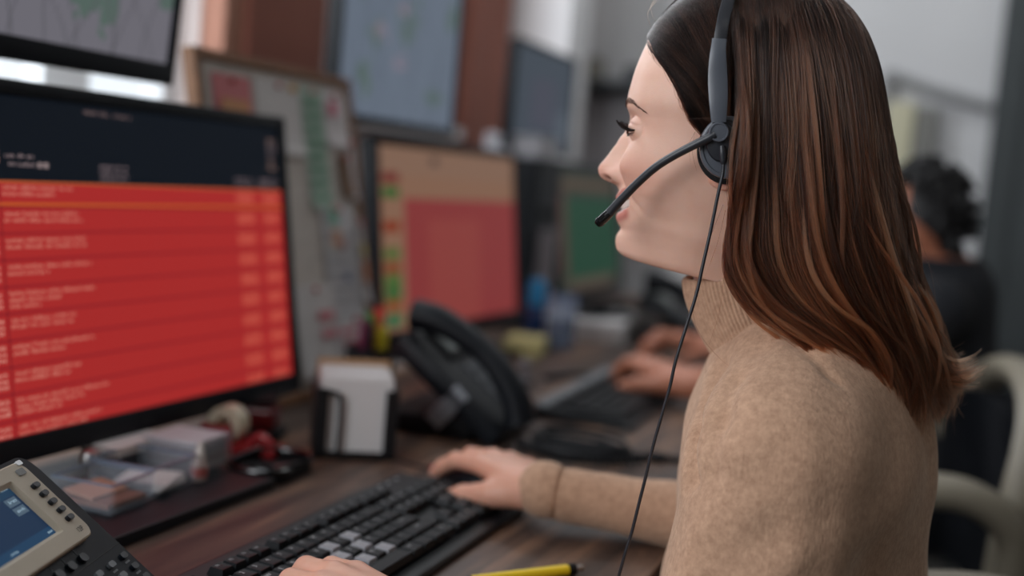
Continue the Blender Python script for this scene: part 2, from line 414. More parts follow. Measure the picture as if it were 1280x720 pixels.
def monitor(name, label, loc, yaw, W, H, zb, tilt, quads, bez=(0.016, 0.016, 0.016, 0.026), cat='monitor', group=None, base=None, arm=None, depth=0.030, backlit=(10, 13, 18), extra=None):
    """local frame: +x out of the screen, y along the width from 0 to W, z up. quads: (u0,v0,u1,v1,key) in metres from the lower left of the panel"""
    t = thing(name, label, cat, loc, yaw, group)
    ct, st = math.cos(tilt), math.sin(tilt)
    def tf(p): return (p[0] * ct - p[2] * st, p[1], zb + p[2] * ct + p[0] * st)
    bl, br, bt, bb = bez
    fr = MB(tf)
    fr.box(-0.012, 0, 0, W, 0, bb, 0.003); fr.box(-0.012, 0, 0, W, H - bt, H, 0.003)
    fr.box(-0.012, 0, 0, bl, 0, H, 0.003); fr.box(-0.012, 0, W - br, W, 0, H, 0.003)
    fr.build('bezel', m_blk, t, smooth=True)
    MB(tf).box(-depth, -0.008, 0.004, W - 0.004, 0.004, H - 0.004, 0.008).build('back_shell', m_blk2, t, smooth=True)
    MB(tf).box(-0.009, -0.004, bl - 0.002, W - br + 0.002, bb - 0.002, H - bt + 0.002).build('screen', SM(*backlit), t)
    keys = []; mb = MB(tf)
    for i, q in enumerate(quads):
        u0, v0, u1, v1, key = q[:5]; lay = q[5] if len(q) > 5 else 3
        if key not in keys: keys.append(key)
        mb.cur = keys.index(key); x = -0.0037 + 0.00025 * lay
        mb.add([(x, bl + u0, bb + v0), (x, bl + u1, bb + v0), (x, bl + u1, bb + v1), (x, bl + u0, bb + v1)], [(0, 1, 2, 3)])
    if quads: mb.build('screen_image', [SM(*k) for k in keys], t)
    if extra: extra(t, tf)
    if base is not None:
        bx0, bx1, by0, by1 = base
        MB().box(bx0, bx1, by0, by1, 0.0, 0.012, 0.003).build('stand_base', m_blk, t)
        MB().box(-depth - 0.045, -depth - 0.02, W / 2 - 0.035, W / 2 + 0.035, 0.01, zb + H * 0.5, 0.005).build('stand_neck', m_blk2, t)
        MB(tf).box(-depth - 0.03, -depth + 0.002, W / 2 - 0.05, W / 2 + 0.05, H * 0.35, H * 0.6, 0.004).build('stand_head', m_blk2, t)
    if arm is not None:
        za, zc = (zb + H / 2, 2.775) if arm > 0 else (DZ + 0.002, zb + H / 2)
        MB().tube([(-depth - 0.03, W * abs(arm), za), (-depth - 0.03, W * abs(arm), zc)], 0.016, 12).build('pole', m_blk2, t, smooth=True)
        MB().box(-depth - 0.08, -depth + 0.02, W * abs(arm) - 0.05, W * abs(arm) + 0.05, (zc if arm > 0 else za) - 0.001, (zc if arm > 0 else za) + 0.004).build('pole_foot', m_blk2, t)
        MB(tf).box(-depth - 0.014, -depth + 0.001, W * abs(arm) - 0.06, W * abs(arm) + 0.06, H / 2 - 0.06, H / 2 + 0.06, 0.002).build('mount_plate', m_blk2, t)
    return t

# main monitor: a red dispatch table under a dark header
rnd = random.Random(3)
W1, H1 = 0.62, 0.37
sw, sh = W1 - 0.030, H1 - 0.042           # lit area
RED, RED2, DK, TXT, ORG = (162, 41, 40), (132, 28, 36), (12, 18, 26), (206, 128, 112), (184, 84, 38)
q = [(0, 0, sw, sh, DK, 0)]
top = 0.244                                # top of the red table above the lower edge
q.append((0, 0, sw, top, RED, 1))
q.append((0, top, sw, top + 0.0018, (176, 92, 48), 2))
q.append((0, top - 0.0225, sw, top - 0.0195, ORG, 3))
rowh = 0.0256
c0, c1 = 0.060, 0.092                      # column lines left
for c in (c0, c1): q.append((c - 0.0006, 0, c + 0.0006, top, (96, 18, 30), 3))
for c in (0.475, 0.535): q.append((c - 0.001, 0, c + 0.001, top, (158, 40, 44), 2))
for k in range(1, 10):
    y = top - k * rowh + 0.0035
    if k > 0: q.append((0, y - 0.0025, sw, y - 0.0003, RED2, 2))
for k in range(10):
    y = top - k * rowh
    ty = y - 0.0065
    glyph_row(q, c1 + 0.004 + 0.001 * (k % 2), ty, rnd.randint(26, 46), 0.0029, 0.0044, TXT, rnd)
    glyph_row(q, c1 + 0.004, ty - 0.0062, rnd.randint(18, 38), 0.0029, 0.0044, TXT, rnd)
    if k in (4, 8): glyph_row(q, c1 + 0.004, ty - 0.0120, rnd.randint(10, 26), 0.0029, 0.0044, TXT, rnd)
    for j in range(3):
        glyph_row(q, c0 + 0.004, ty - 0.0058 * j, 8, 0.0029, 0.0042, (216, 150, 135), rnd, gaps=False)
        glyph_row(q, c0 - 0.032, ty - 0.0058 * j, 8, 0.0029, 0.0042, (216, 150, 135), rnd, gaps=False)
    for u in (0.483, 0.543):
        for j in range(3): glyph_row(q, u, ty - 0.0050 * j, 13 if u < 0.5 else 12, 0.0029, 0.0040, (214, 112, 90), rnd, gaps=False)
for y in (0.055, 0.028):                    # round badges in the icon column
    n = 14
    for k in range(n):
        a0, a1 = math.pi * k / n, math.pi * (k + 1) / n
        r = 0.0085; q.append((0.040 - r * math.sin(a0), y + r * math.cos(a1), 0.040 + r * math.sin(a0), y + r * math.cos(a0), (70, 92, 118), 4))
    q.append((0.037, y - 0.004, 0.043, y + 0.004, (200, 205, 210), 5))
q.append((0.034, 0.004, 0.056, 0.009, (210, 160, 50), 4))
q.append((0.020, 0.262, 0.094, 0.302, (196, 142, 126), 2))        # pale notice box with three lines
for j, (a, n) in enumerate(((0.044, 13), (0.034, 17), (0.040, 15))):
    glyph_row(q, a, 0.2925 - 0.0105 * j, n, 0.0030, 0.0050, (70, 38, 42), rnd)
for j, c in enumerate(((30, 130, 60), (190, 60, 45), (150, 30, 35), (205, 165, 50), (40, 140, 135), (110, 80, 85))):
    q.append((0.024 + 0.011 * j, 0.2535, 0.0345 + 0.011 * j, 0.2612, c, 3))
glyph_row(q, 0.048, 0.2385 + 0.006, 13, 0.0030, 0.0042, (130, 112, 116), rnd)
for (u, v, n) in ((0.056, 0.2465, 10), (0.050, 0.2540 - 0.0015, 12)):
    pass
q2 = []
glyph_row(q2, 0.050, 0.262 - 0.0, 0, 0.003, 0.004, TXT, rnd)
glyph_row(q, 0.102, 0.268, 12, 0.0032, 0.0044, (140, 122, 124), rnd)
glyph_row(q, 0.106, 0.260, 11, 0.0032, 0.0044, (140, 122, 124), rnd); q.append((0.145, 0.2595, 0.150, 0.2645, (150, 132, 132), 3)); q.append((0.153, 0.2595, 0.159, 0.2645, (150, 132, 132), 3))
glyph_row(q, 0.215, 0.3175, 11, 0.0036, 0.0052, (110, 92, 92), rnd); glyph_row(q, 0.262, 0.3175, 8, 0.0036, 0.0052, (110, 92, 92), rnd)
for j in range(3): glyph_row(q, 0.235, 0.262 - 0.0062 * j, 14, 0.0032, 0.0046, (128, 112, 116), rnd)
for u, n in ((0.482, 12), (0.536, 13)):
    for j in range(2): glyph_row(q, u, 0.256 - 0.0060 * j, n, 0.0032, 0.0046, (128, 112, 116), rnd)
for v, n in ((0.309, 5), (0.302, 6), (0.296, 6), (0.288, 4), (0.280, 5), (0.272, 5)):
    glyph_row(q, 0.560, v, n, 0.0036, 0.0050, (150, 122, 112) if n % 2 else (120, 104, 106), rnd)
def mon1_extra(t, tf):
    mb = MB(tf)
    for k in range(4): mb.box(-0.001, 0.0012, 0.515 + k * 0.019, 0.524 + k * 0.019, 0.0075, 0.0105, 0.0008)
    mb.build('button_row', M('button_dark_grey', rgb(52, 56, 60), rough=0.4), t)
    vs, fs = text_geo('|||| ||', 0.010)
    MB(tf).add([(0.0006, 0.30 + x, 0.0125 + y) for x, y, z in vs], fs).build('maker_mark', M('faint_mark', rgb(44, 48, 52), rough=0.4), t)
monitor('monitor', 'large black monitor in front showing a bright red table of calls', (-0.8137, 1.412 - W1 * math.cos(0.014), DZ), -0.014, W1, H1, 0.042, 0.148, q,
        base=(-0.06, 0.155, 0.04, 0.315), extra=mon1_extra)

# second monitor: tan header, coloured tags at the left, red block
W2, H2 = 0.62, 0.37
TAN = (126, 94, 76); q = []
sw, sh = W2 - 0.030, H2 - 0.042
q += [(0, 0, sw, sh, TAN, 0), (0, sh - 0.052, sw, sh - 0.0, (124, 96, 80), 1), (0.088, 0, sw, sh - 0.092, (126, 52, 52), 1)]
q += [(0.18, 0.0, 0.40, sh - 0.13, (132, 60, 56), 2)]
for v, c in ((0.262, (150, 66, 60)), (0.236, (70, 132, 62)), (0.176, (180, 72, 42)), (0.128, (110, 140, 72)), (0.103, (170, 92, 50)), (0.080, (80, 140, 62)), (0.058, (40, 132, 62)), (0.036, (176, 100, 50)), (0.010, (35, 140, 92))):
    c = tuple(int(x * 0.68) for x in c); q.append((0.010, v, 0.070, v + 0.019, c, 2))
    glyph_row(q, 0.016, v + 0.006, 10, 0.0045, 0.007, tuple(int(x * 0.75) for x in c), rnd)
q.append((0.195, sh - 0.028, 0.225, sh - 0.014, (60, 48, 46), 2))
for k in range(9): q.append((0.088, 0.02 + 0.024 * k, sw, 0.0215 + 0.024 * k, (132, 52, 54), 3))
monitor('monitor', 'middle monitor with a tan and red screen behind the black desk phone', (-0.907, 2.464 - 0.62, DZ), -0.055, W2, H2, 0.040, 0.119, q, base=(-0.07, 0.10, 0.14, 0.40), bez=(0.024, 0.014, 0.016, 0.026))

# third monitor, mostly green, just past the woman's chin
q = [(0, 0, 0.59, 0.328, (44, 50, 46), 0), (0.06, 0.03, 0.56, 0.25, (26, 60, 44), 1), (0.02, 0.27, 0.56, 0.30, (74, 62, 50), 1), (0.03, 0.04, 0.07, 0.26, (80, 50, 46), 2), (0.07, 0.0, 0.50, 0.03, (76, 66, 56), 2)]
monitor('monitor', 'farthest desk monitor with a dark green screen beyond the microphone', (-0.935, 2.93, DZ), 0.0, 0.62, 0.37, 0.040, 0.14, q, base=(-0.07, 0.13, 0.17, 0.45))

# wall displays with street maps
def map_quads(w, h, base, seed, greens, pinks=()):
    r = random.Random(seed); qq = [(0, 0, w, h, base, 0)]
    for (u, v, a, b) in greens:                    # irregular woods made of small blocks
        for k in range(26):
            x = u + r.gauss(0, 0.4) * a; y = v + r.gauss(0, 0.4) * b; s = 0.006 + r.random() * 0.010
            x, y = min(max(x, 0), w - s), min(max(y, 0), h - s)
            qq.append((x, y, x + s, y + s * 1.3, (82, 98, 92), 1))
    for (u, v) in pinks:
        for k in range(8):
            x, y = u + r.gauss(0, 0.010), v + r.gauss(0, 0.007)
            qq.append((x, y, x + 0.012, y + 0.007, (132, 116, 128), 2))
    road = tuple(int(c * 0.80) for c in base)
    for k in range(16):                            # roads stepping across the map
        x, y = r.random() * w, 0.0; dx = r.uniform(-0.5, 0.5)
        while y < h - 0.012:
            x2 = x + dx * 0.008
            if 0 < x2 < w - 0.004: qq.append((x, y, x + 0.0022, y + 0.0085, road, 2))
            x = x2; y += 0.008; dx += r.uniform(-0.25, 0.25)
    for k in range(30):
        x, y = r.random() * (w - 0.03), r.random() * (h - 0.01)
        glyph_row(qq, x, y, r.randint(4, 8), 0.0030, 0.0040, tuple(int(c * 0.72) for c in base), r)
    return qq
WD, HD = 0.62, 0.38
monitor('wall_display', 'wall mounted display at the top left showing a pale street map', (-0.93, 1.262 - WD, 0), 0.0, WD, HD, 1.180, -0.08,
        map_quads(WD - 0.024, HD - 0.028, (106, 104, 112), 5, [(0.475, 0.052, 0.014, 0.05), (0.44, 0.045, 0.03, 0.012), (0.575, 0.09, 0.012, 0.05), (0.40, 0.125, 0.03, 0.01), (0.33, 0.12, 0.02, 0.01), (0.2, 0.2, 0.04, 0.06)]),
        bez=(0.009, 0.007, 0.012, 0.026), cat='display', arm=0.5)
monitor('wall_display', 'wall mounted display above the middle monitor showing a bluish map', (-1.0, 1.797, 0), 0.0, 0.515, 0.33, 1.176, 0.0,
        map_quads(0.487, 0.303, (96, 106, 120), 9, [(0.12, 0.14, 0.03, 0.05), (0.25, 0.17, 0.07, 0.05), (0.38, 0.05, 0.03, 0.02), (0.08, 0.06, 0.03, 0.03), (0.15, 0.27, 0.05, 0.02), (0.45, 0.22, 0.03, 0.04), (0.06, 0.22, 0.03, 0.03)], [(0.22, 0.10), (0.14, 0.15), (0.22, 0.2)]),
        bez=(0.014, 0.014, 0.014, 0.014), cat='display', arm=0.5)
monitor('wall_display', 'far dark wall display with a dim blue grey screen', (-1.0, 2.64, 0), 0.0, 0.46, 0.262, 1.168, 0.0,
        [(0, 0, 0.436, 0.238, (60, 68, 78), 0), (0.12, 0.05, 0.30, 0.17, (66, 68, 80), 1), (0.33, 0.03, 0.42, 0.10, (78, 86, 96), 1)],
        bez=(0.012, 0.012, 0.012, 0.012), cat='display', arm=-0.30)

# ================================================================ PIN BOARD AND PAPERS
m_oak = M('board_frame_wood', rgb(128, 90, 62), rough=0.6, var=0.15, vscale=30)
m_paper = M('white_paper', rgb(214, 212, 212), rough=0.85, var=0.02, vscale=10)
by0, bl_, bh = 1.345, 0.435, 0.50
b0 = Vector((-0.872, by0, DZ)); lean = math.atan2(0.098, 0.49)
def btf(p): return (b0.x - (p[2]) * math.sin(lean) + p[0] * math.cos(lean), b0.y + p[1], b0.z + p[2] * math.cos(lean) + p[0] * math.sin(lean))
def on_board(t_loc):                        # local coordinates of a thing standing at the foot of the board
    return lambda p: tuple(Vector(btf(p)) - Vector(t_loc))
bt = thing('pin_board', 'wood framed pin board leaning behind the monitors covered in papers', 'pin board', tuple(b0))
tf = on_board(b0)
MB(tf).box(-0.012, 0.0, 0.012, bl_ - 0.012, 0.012, bh - 0.012).build('board', M('cork_pale', rgb(196, 190, 184), rough=0.9, var=0.08, vscale=60), bt)
MB(tf).box(-0.014, 0.006, 0, bl_, bh - 0.014, bh, 0.002).build('frame_rail', m_oak, bt)
MB(tf).box(-0.014, 0.006, 0, bl_, 0, 0.016, 0.002).build('frame_rail', m_oak, bt)
MB(tf).box(-0.014, 0.006, 0, 0.016, 0.016, bh - 0.014, 0.002).build('frame_side', m_oak, bt)
MB(tf).box(-0.014, 0.006, bl_ - 0.016, bl_, 0.016, bh - 0.014, 0.002).build('frame_side', m_oak, bt)
def sheet(name, label, cat, u0, v0, u1, v1, col, x=0.0015, marks=(), rot=0.0, group=None):
    o = thing(name, label, cat, btf((x, (u0 + u1) / 2, v0)), group=group); ll = btf((x, (u0 + u1) / 2, v0)); tf0 = on_board(ll)
    uc, vc = (u0 + u1) / 2, (v0 + v1) / 2; c, s_ = math.cos(rot), math.sin(rot)
    def tr(p): return tf0((p[0], uc + (p[1] - uc) * c - (p[2] - vc) * s_, vc + (p[1] - uc) * s_ + (p[2] - vc) * c))
    n = 6; vs = []; fs = []
    for i in range(n + 1):
        for j in range(n + 1):
            a, b = i / n, j / n; curl = 0.004 * max(0, (0.35 - b)) ** 2 * 8
            for lay in (0, 0.0006): vs.append((x + curl + lay, u0 + (u1 - u0) * a, v0 + (v1 - v0) * b))
    def ix(i, j, l): return (i * (n + 1) + j) * 2 + l
    for i in range(n):
        for j in range(n):
            fs.append((ix(i, j, 1), ix(i + 1, j, 1), ix(i + 1, j + 1, 1), ix(i, j + 1, 1))); fs.append((ix(i, j, 0), ix(i, j + 1, 0), ix(i + 1, j + 1, 0), ix(i + 1, j, 0)))
    for i in range(n):
        fs.append((ix(i, 0, 0), ix(i + 1, 0, 0), ix(i + 1, 0, 1), ix(i, 0, 1))); fs.append((ix(i, n, 0), ix(i, n, 1), ix(i + 1, n, 1), ix(i + 1, n, 0)))
        fs.append((ix(0, i, 0), ix(0, i, 1), ix(0, i + 1, 1), ix(0, i + 1, 0))); fs.append((ix(n, i, 0), ix(n, i + 1, 0), ix(n, i + 1, 1), ix(n, i, 1)))
    MB(tr).add(vs, fs).build('sheet', M('paper_%d_%d_%d' % col, rgb(*col), rough=0.85), o)
    for (a0, b0_, a1, b1, c2) in marks:
        MB(tr).box(x + 0.0032, x + 0.0040, u0 + (u1 - u0) * a0, u0 + (u1 - u0) * a1, v0 + (v1 - v0) * b0_, v0 + (v1 - v0) * b1).build('print', M('ink_%d_%d_%d' % c2, rgb(*c2), rough=0.8), o)
    MB(tr).ball((x + 0.004, uc, v1 - 0.008), 0.004, 10, 6).build('pin', M('pin_head', rgb(190, 60, 60), rough=0.3), o)
    return o
lines = tuple((0.1, 0.15 + 0.09 * k, 0.9, 0.17 + 0.09 * k, (150, 152, 156)) for k in range(8))
sheet('notice', 'pink and orange notice at the top left of the pin board', 'paper', 0.040, 0.385, 0.135, 0.470, (206, 128, 132), marks=((0.15, 0.35, 0.85, 0.6, (205, 150, 110)), (0.1, 0.1, 0.8, 0.28, (206, 120, 140))))
sheet('notice', 'plain white sheet beside the pink notice on the pin board', 'paper', 0.145, 0.365, 0.268, 0.475, (206, 204, 204), marks=((0.75, 0.88, 0.9, 0.97, (196, 150, 60)),))
sheet('notice', 'tall green printed sheet pinned on the board', 'paper', 0.272, 0.285, 0.338, 0.475, (168, 190, 178), marks=tuple((0.1, 0.08 + 0.11 * k, 0.85, 0.12 + 0.11 * k, (112, 158, 132)) for k in range(8)))
sheet('notice', 'white sheet with a pink round mark at the top of the board', 'paper', 0.340, 0.385, 0.418, 0.475, (208, 204, 206), marks=((0.15, 0.55, 0.5, 0.8, (208, 130, 150)),))
sheet('notice', 'white form with small green and orange stamps on the board', 'paper', 0.300, 0.215, 0.362, 0.295, (205, 204, 200), x=0.003, marks=((0.2, 0.55, 0.7, 0.9, (130, 178, 160)), (0.25, 0.15, 0.8, 0.45, (220, 170, 140))))
sheet('notice', 'large white printed page in the middle of the pin board', 'paper', 0.295, 0.06, 0.396, 0.290, (200, 200, 204), x=0.004, marks=lines + ((0.45, 0.70, 0.62, 0.76, (170, 120, 124)), (0.5, 0.48, 0.66, 0.54, (110, 120, 160))))
sheet('notice', 'white note with red handwriting low on the board', 'paper', 0.19, 0.03, 0.305, 0.17, (205, 203, 203), x=0.005, marks=((0.5, 0.6, 0.9, 0.7, (205, 130, 140)), (0.55, 0.4, 0.95, 0.5, (205, 140, 150))))
sheet('notice', 'white page with pink lines at the bottom right of the board', 'paper', 0.300, 0.018, 0.419, 0.115, (198, 198, 200), x=0.0075, marks=((0.05, 0.72, 0.5, 0.8, (212, 130, 145)), (0.1, 0.55, 0.6, 0.62, (212, 140, 150)), (0.1, 0.38, 0.4, 0.45, (214, 150, 160))))
sheet('wood_card', 'small brown wooden card pinned near the top right of the board', 'card', 0.370, 0.305, 0.402, 0.375, (120, 92, 72), x=0.006, rot=0.12)
sheet('notice', 'white slip beside the brown card on the pin board', 'paper', 0.404, 0.30, 0.419, 0.40, (206, 206, 212), x=0.004)
sheet('pen_strip', 'narrow strip with orange and yellow tabs at the board edge', 'paper', 0.400, 0.13, 0.418, 0.27, (188, 186, 190), x=0.008, marks=((0.2, 0.25, 0.8, 0.5, (216, 140, 100)), (0.2, 0.55, 0.8, 0.7, (206, 190, 120))))

# ================================================================ FRONT DESK PHONE (bottom left corner)
al, be = math.radians(16), math.radians(38)
pr = Vector((-math.sin(al), math.cos(al), 0)); pdn = Vector((math.cos(al) * math.cos(be), math.sin(al) * math.cos(be), -math.sin(be))); pn = pdn.cross(pr); pn = -pn if pn.z < 0 else pn
K = Vector((-0.5765, 0.7195, 0.8155))          # right lower corner of the pale display bezel
FACE = Matrix((tuple(pr), tuple(-pdn), tuple(pn))).transposed()
root = Vector((-0.60, 0.66, DZ))
phone = thing('desk_phone', 'grey and black office phone with a blue screen in the bottom left corner', 'phone', tuple(root))
def ptf(p): return tuple(K - root + FACE @ Vector(p))     # u right, v up the face, w out
m_bez = M('phone_bezel_beige', rgb(172, 162, 145), rough=0.5, var=0.03, vscale=40)
m_pb = M('phone_black', rgb(13, 19, 26), rough=0.5, spec=0.2, var=0.05, vscale=60)
# body: slab following the face
body = MB(ptf); body.plate(rrect(-0.27, 0.030, -0.080, 0.085, 0.014), -0.024, -0.010)
body.build('body', m_pb, phone)
low = MB(ptf); low.plate(rrect(-0.266, 0.024, -0.075, 0.078, 0.012), -0.010, -0.0065); low.build('face_plate', m_pb, phone)
bz = MB(ptf)
x0, x1, y0, y1 = -0.160, 0.0, 0.0, 0.0780
sx0, sx1, sy0, sy1 = -0.135, -0.030, 0.0135, 0.066
outer = rrect(x0, x1, y0, y1, 0.009, 6); inner = rrect(sx0, sx1, sy0, sy1, 0.0015, 6); inn2 = rrect(sx0 + 0.003, sx1 - 0.003, sy0 + 0.003, sy1 - 0.003, 0.001, 6)
n = len(outer)
vs = [(p[0], p[1], -0.0065) for p in outer] + [(p[0], p[1], -0.001) for p in outer] + [(p[0] + (0.001 if p[0] < -0.06 else -0.001), p[1] + (0.001 if p[1] < 0.045 else -0.001), 0) for p in outer] + [(p[0], p[1], 0) for p in inner] + [(p[0], p[1], -0.0035) for p in inn2]
fs = []
for lvl in range(4):
    for k in range(n):
        k2 = (k + 1) % n; fs.append((lvl * n + k, lvl * n + k2, (lvl + 1) * n + k2, (lvl + 1) * n + k))
bz.add(vs, fs).build('display_bezel', m_bez, phone)
scr = MB(ptf).plate([(sx0 + 0.003, sy0 + 0.003), (sx1 - 0.003, sy0 + 0.003), (sx1 - 0.003, sy1 - 0.003), (sx0 + 0.003, sy1 - 0.003)], -0.0045, -0.0035).build('display', SM(9, 38, 66), phone)
def pq(key, u0, v0, u1, v1, name, w_=-0.0034):
    MB(ptf).plate([(u0, v0), (u1, v0), (u1, v1), (u0, v1)], w_ - 0.0001, w_).build(name, SM(*key), scr)
pq((16, 54, 84), sx0 + 0.003, sy0 + 0.003, sx1 - 0.003, sy0 + 0.010, 'soft_key_bar')
pq((14, 50, 76), sx0 + 0.003, sy1 - 0.009, sx1 - 0.003, sy1 - 0.003, 'status_bar')
for k in range(2):
    v = 0.0560 - 0.0085 * k
    pq((70, 88, 104), -0.052, v - 0.007, -0.0365, v, 'line_button', -0.0033)
qq = []; glyph_row(qq, -0.049, 0.0515, 6, 0.0018, 0.0028, 0, rnd, gaps=False); glyph_row(qq, -0.049, 0.043, 6, 0.0018, 0.0028, 0, rnd, gaps=False)
glyph_row(qq, -0.042, 0.0185, 5, 0.0014, 0.0022, 0, rnd, gaps=False); glyph_row(qq, -0.095, 0.0185, 7, 0.0014, 0.0022, 0, rnd, gaps=False); glyph_row(qq, -0.045, 0.0625, 7, 0.0013, 0.0020, 0, rnd, gaps=False)
g = MB(ptf)
for u0, v0, u1, v1, _ in [x[:5] for x in qq]: g.add([(u0, v0, -0.0031), (u1, v0, -0.0031), (u1, v1, -0.0031), (u0, v1, -0.0031)], [(0, 1, 2, 3)])
g.build('display_lettering', SM(150, 175, 190), scr)
m_key = M('phone_key_black', rgb(18, 24, 32), rough=0.35)
for k in range(5):
    v = 0.0195 + 0.0086 * k; kb = MB(ptf)
    kb.plate(rrect(-0.0175, -0.0080, v - 0.0023, v + 0.0023, 0.0021, 4), -0.0005, 0.0022)
    kb.plate(rrect(-0.0168, -0.0087, v - 0.0018, v + 0.0018, 0.0017, 4), 0.0022, 0.0028)
    kb.build('line_key', m_key, phone)
MB(ptf).plate(rrect(-0.017, -0.0070, 0.0660, 0.0715, 0.0012, 4), -0.0005, 0.0012).build('message_lamp', M('lamp_clear_grey', rgb(120, 122, 122), rough=0.2), phone)
MB(ptf).plate(rrect(-0.0075, -0.0005, 0.0740, 0.0780, 0.001, 3), -0.002, 0.0008).build('corner_tab', M('silver_tab', rgb(200, 202, 205), rough=0.3, metal=0.8), phone)
vs, fs = text_geo('12IP', 0.0062)
MB(ptf).add([(-0.0130 + x * 0.85, 0.0080 + y, 0.00025) for x, y, z in vs], fs).build('type_mark', M('ink_black', rgb(30, 30, 32), rough=0.5), phone)
MB(ptf).plate([(-0.19, -0.0165), (0.024, -0.0165), (0.024, -0.0158), (-0.19, -0.0158)], -0.0066, -0.0060).build('seam', M('seam_dark', rgb(8, 9, 10), rough=0.6), phone)
for u, v in ((-0.031, -0.010), (-0.050, -0.010), (-0.069, -0.010), (-0.088, -0.010)):
    kb = MB(ptf); kb.plate(rrect(u - 0.0045, u + 0.0045, v - 0.0035, v + 0.0035, 0.003, 5), -0.0066, -0.0035); kb.build('soft_key', m_key, phone)
    MB(ptf).plate([(u - 0.0003, v + 0.0036), (u + 0.0003, v + 0.0036), (u + 0.0003, v + 0.0095), (u - 0.0003, v + 0.0095)], -0.0066, -0.0062).build('key_line', m_key, phone)
for i in range(4):
    for j in range(4):
        u, v = 0.012 - 0.022 * j, -0.0265 - 0.0115 * i
        if u < -0.06: continue
        big = j == 0
        MB(ptf).plate(rrect(u - 0.0045, u + 0.0045, v - 0.0025, v + 0.0025, 0.002, 4), -0.0066, -0.0040).build('function_key', M('phone_key_smoke', rgb(98, 102, 106), rough=0.25) if not big else m_key, phone)
        MB(ptf).plate(rrect(u - 0.004, u + 0.0035, v - 0.0062, v - 0.0046, 0.0004, 2), -0.0066, -0.0063).build('key_caption', M('caption_grey', rgb(95, 98, 102), rough=0.6), phone)
MB(ptf).box(-0.20, 0.0, 0.050, 0.060, -0.115, -0.024, 0.003).build('stand', m_pb, phone)
# handset lying in its cradle at the left of the phone
hs = MB(ptf); hs.tube([(-0.22, 0.06, 0.016), (-0.22, 0.02, 0.030), (-0.22, -0.03, 0.032), (-0.22, -0.09, 0.016)], [0.022, 0.016, 0.016, 0.022], 12, smooth=5); hs.build('handset', m_pb, phone, smooth=True)

# ================================================================ KEYBOARDS
m_kb = M('keyboard_black', rgb(12, 16, 21), rough=0.42, spec=0.3, var=0.04, vscale=60)
m_kc = M('keycap_black', rgb(9, 13, 18), rough=0.45, spec=0.22)
m_kw = M('keycap_glare', rgb(142, 142, 148), rough=0.4)  # pale caps: glare on the keys put into their colour
m_leg = M('legend_white', rgb(190, 192, 196), rough=0.5)
_key_cache = {}
def key_mesh(w, d, h, m):
    k = (round(w, 4), round(d, 4), m.name)
    if k not in _key_cache:
        mb = MB(); i = 0.0018
        vs = [(-w / 2, -d / 2, 0), (w / 2, -d / 2, 0), (w / 2, d / 2, 0), (-w / 2, d / 2, 0), (-w / 2 + i, -d / 2 + i, h), (w / 2 - i, -d / 2 + i, h), (w / 2 - i, d / 2 - i, h), (-w / 2 + i, d / 2 - i, h),
              (-w / 2 + i * 2, -d / 2 + i * 2, h - 0.0004), (w / 2 - i * 2, -d / 2 + i * 2, h - 0.0004), (w / 2 - i * 2, d / 2 - i * 2, h - 0.0004), (-w / 2 + i * 2, d / 2 - i * 2, h - 0.0004)]
        fs = [(0, 1, 5, 4), (1, 2, 6, 5), (2, 3, 7, 6), (3, 0, 4, 7), (4, 5, 9, 8), (5, 6, 10, 9), (6, 7, 11, 10), (7, 4, 8, 11), (8, 9, 10, 11), (3, 2, 1, 0)]
        me = MB().add(vs, fs).mesh('key'); me.materials.append(m); _key_cache[k] = me
    return _key_cache[k]
ROWS = [  # (text, width in units) from the left; '' is a gap
    [('Esc', 1), (None, 1), ('F1', 1), ('F2', 1), ('F3', 1), ('F4', 1), (None, .5), ('F5', 1), ('F6', 1), ('F7', 1), ('F8', 1), (None, .5), ('F9', 1), ('F10', 1), ('F11', 1), ('F12', 1), (None, .3), ('Prt', 1), ('Scr', 1), ('Brk', 1)],
    [(c, 1) for c in '`1234567890-='] + [('<-', 2), (None, .3), ('Ins', 1), ('Home', 1), ('PgU', 1), (None, .3), ('Num', 1), ('/', 1), ('*', 1), ('-', 1)],
    [('Tab', 1.5)] + [(c, 1) for c in 'QWERTZUIOP[]'] + [('\\', 1.5), (None, .3), ('Del', 1), ('End', 1), ('PgD', 1), (None, .3), ('7', 1), ('8', 1), ('9', 1), ('+', 1)],
    [('Caps', 1.75)] + [(c, 1) for c in 'ASDFGHJKL;'] + [("'", 1), ('Enter', 2.25), (None, 3.6), ('4', 1), ('5', 1), ('6', 1)],
    [('Shift', 2.25)] + [(c, 1) for c in 'YXCVBNM,./'] + [('Shift', 2.75), (None, 1.3), ('^', 1), (None, 1.3), ('1', 1), ('2', 1), ('3', 1), ('Ent', 1)],
    [('Ctrl', 1.25), ('', 1.25), ('Alt', 1.25), ('', 6.25), ('Alt', 1.25), ('', 1.25), ('', 1.25), ('Ctrl', 1.25), (None, .3), ('<', 1), ('v', 1), ('>', 1), (None, .3), ('0', 2), ('.', 1)]]
_txt = {}
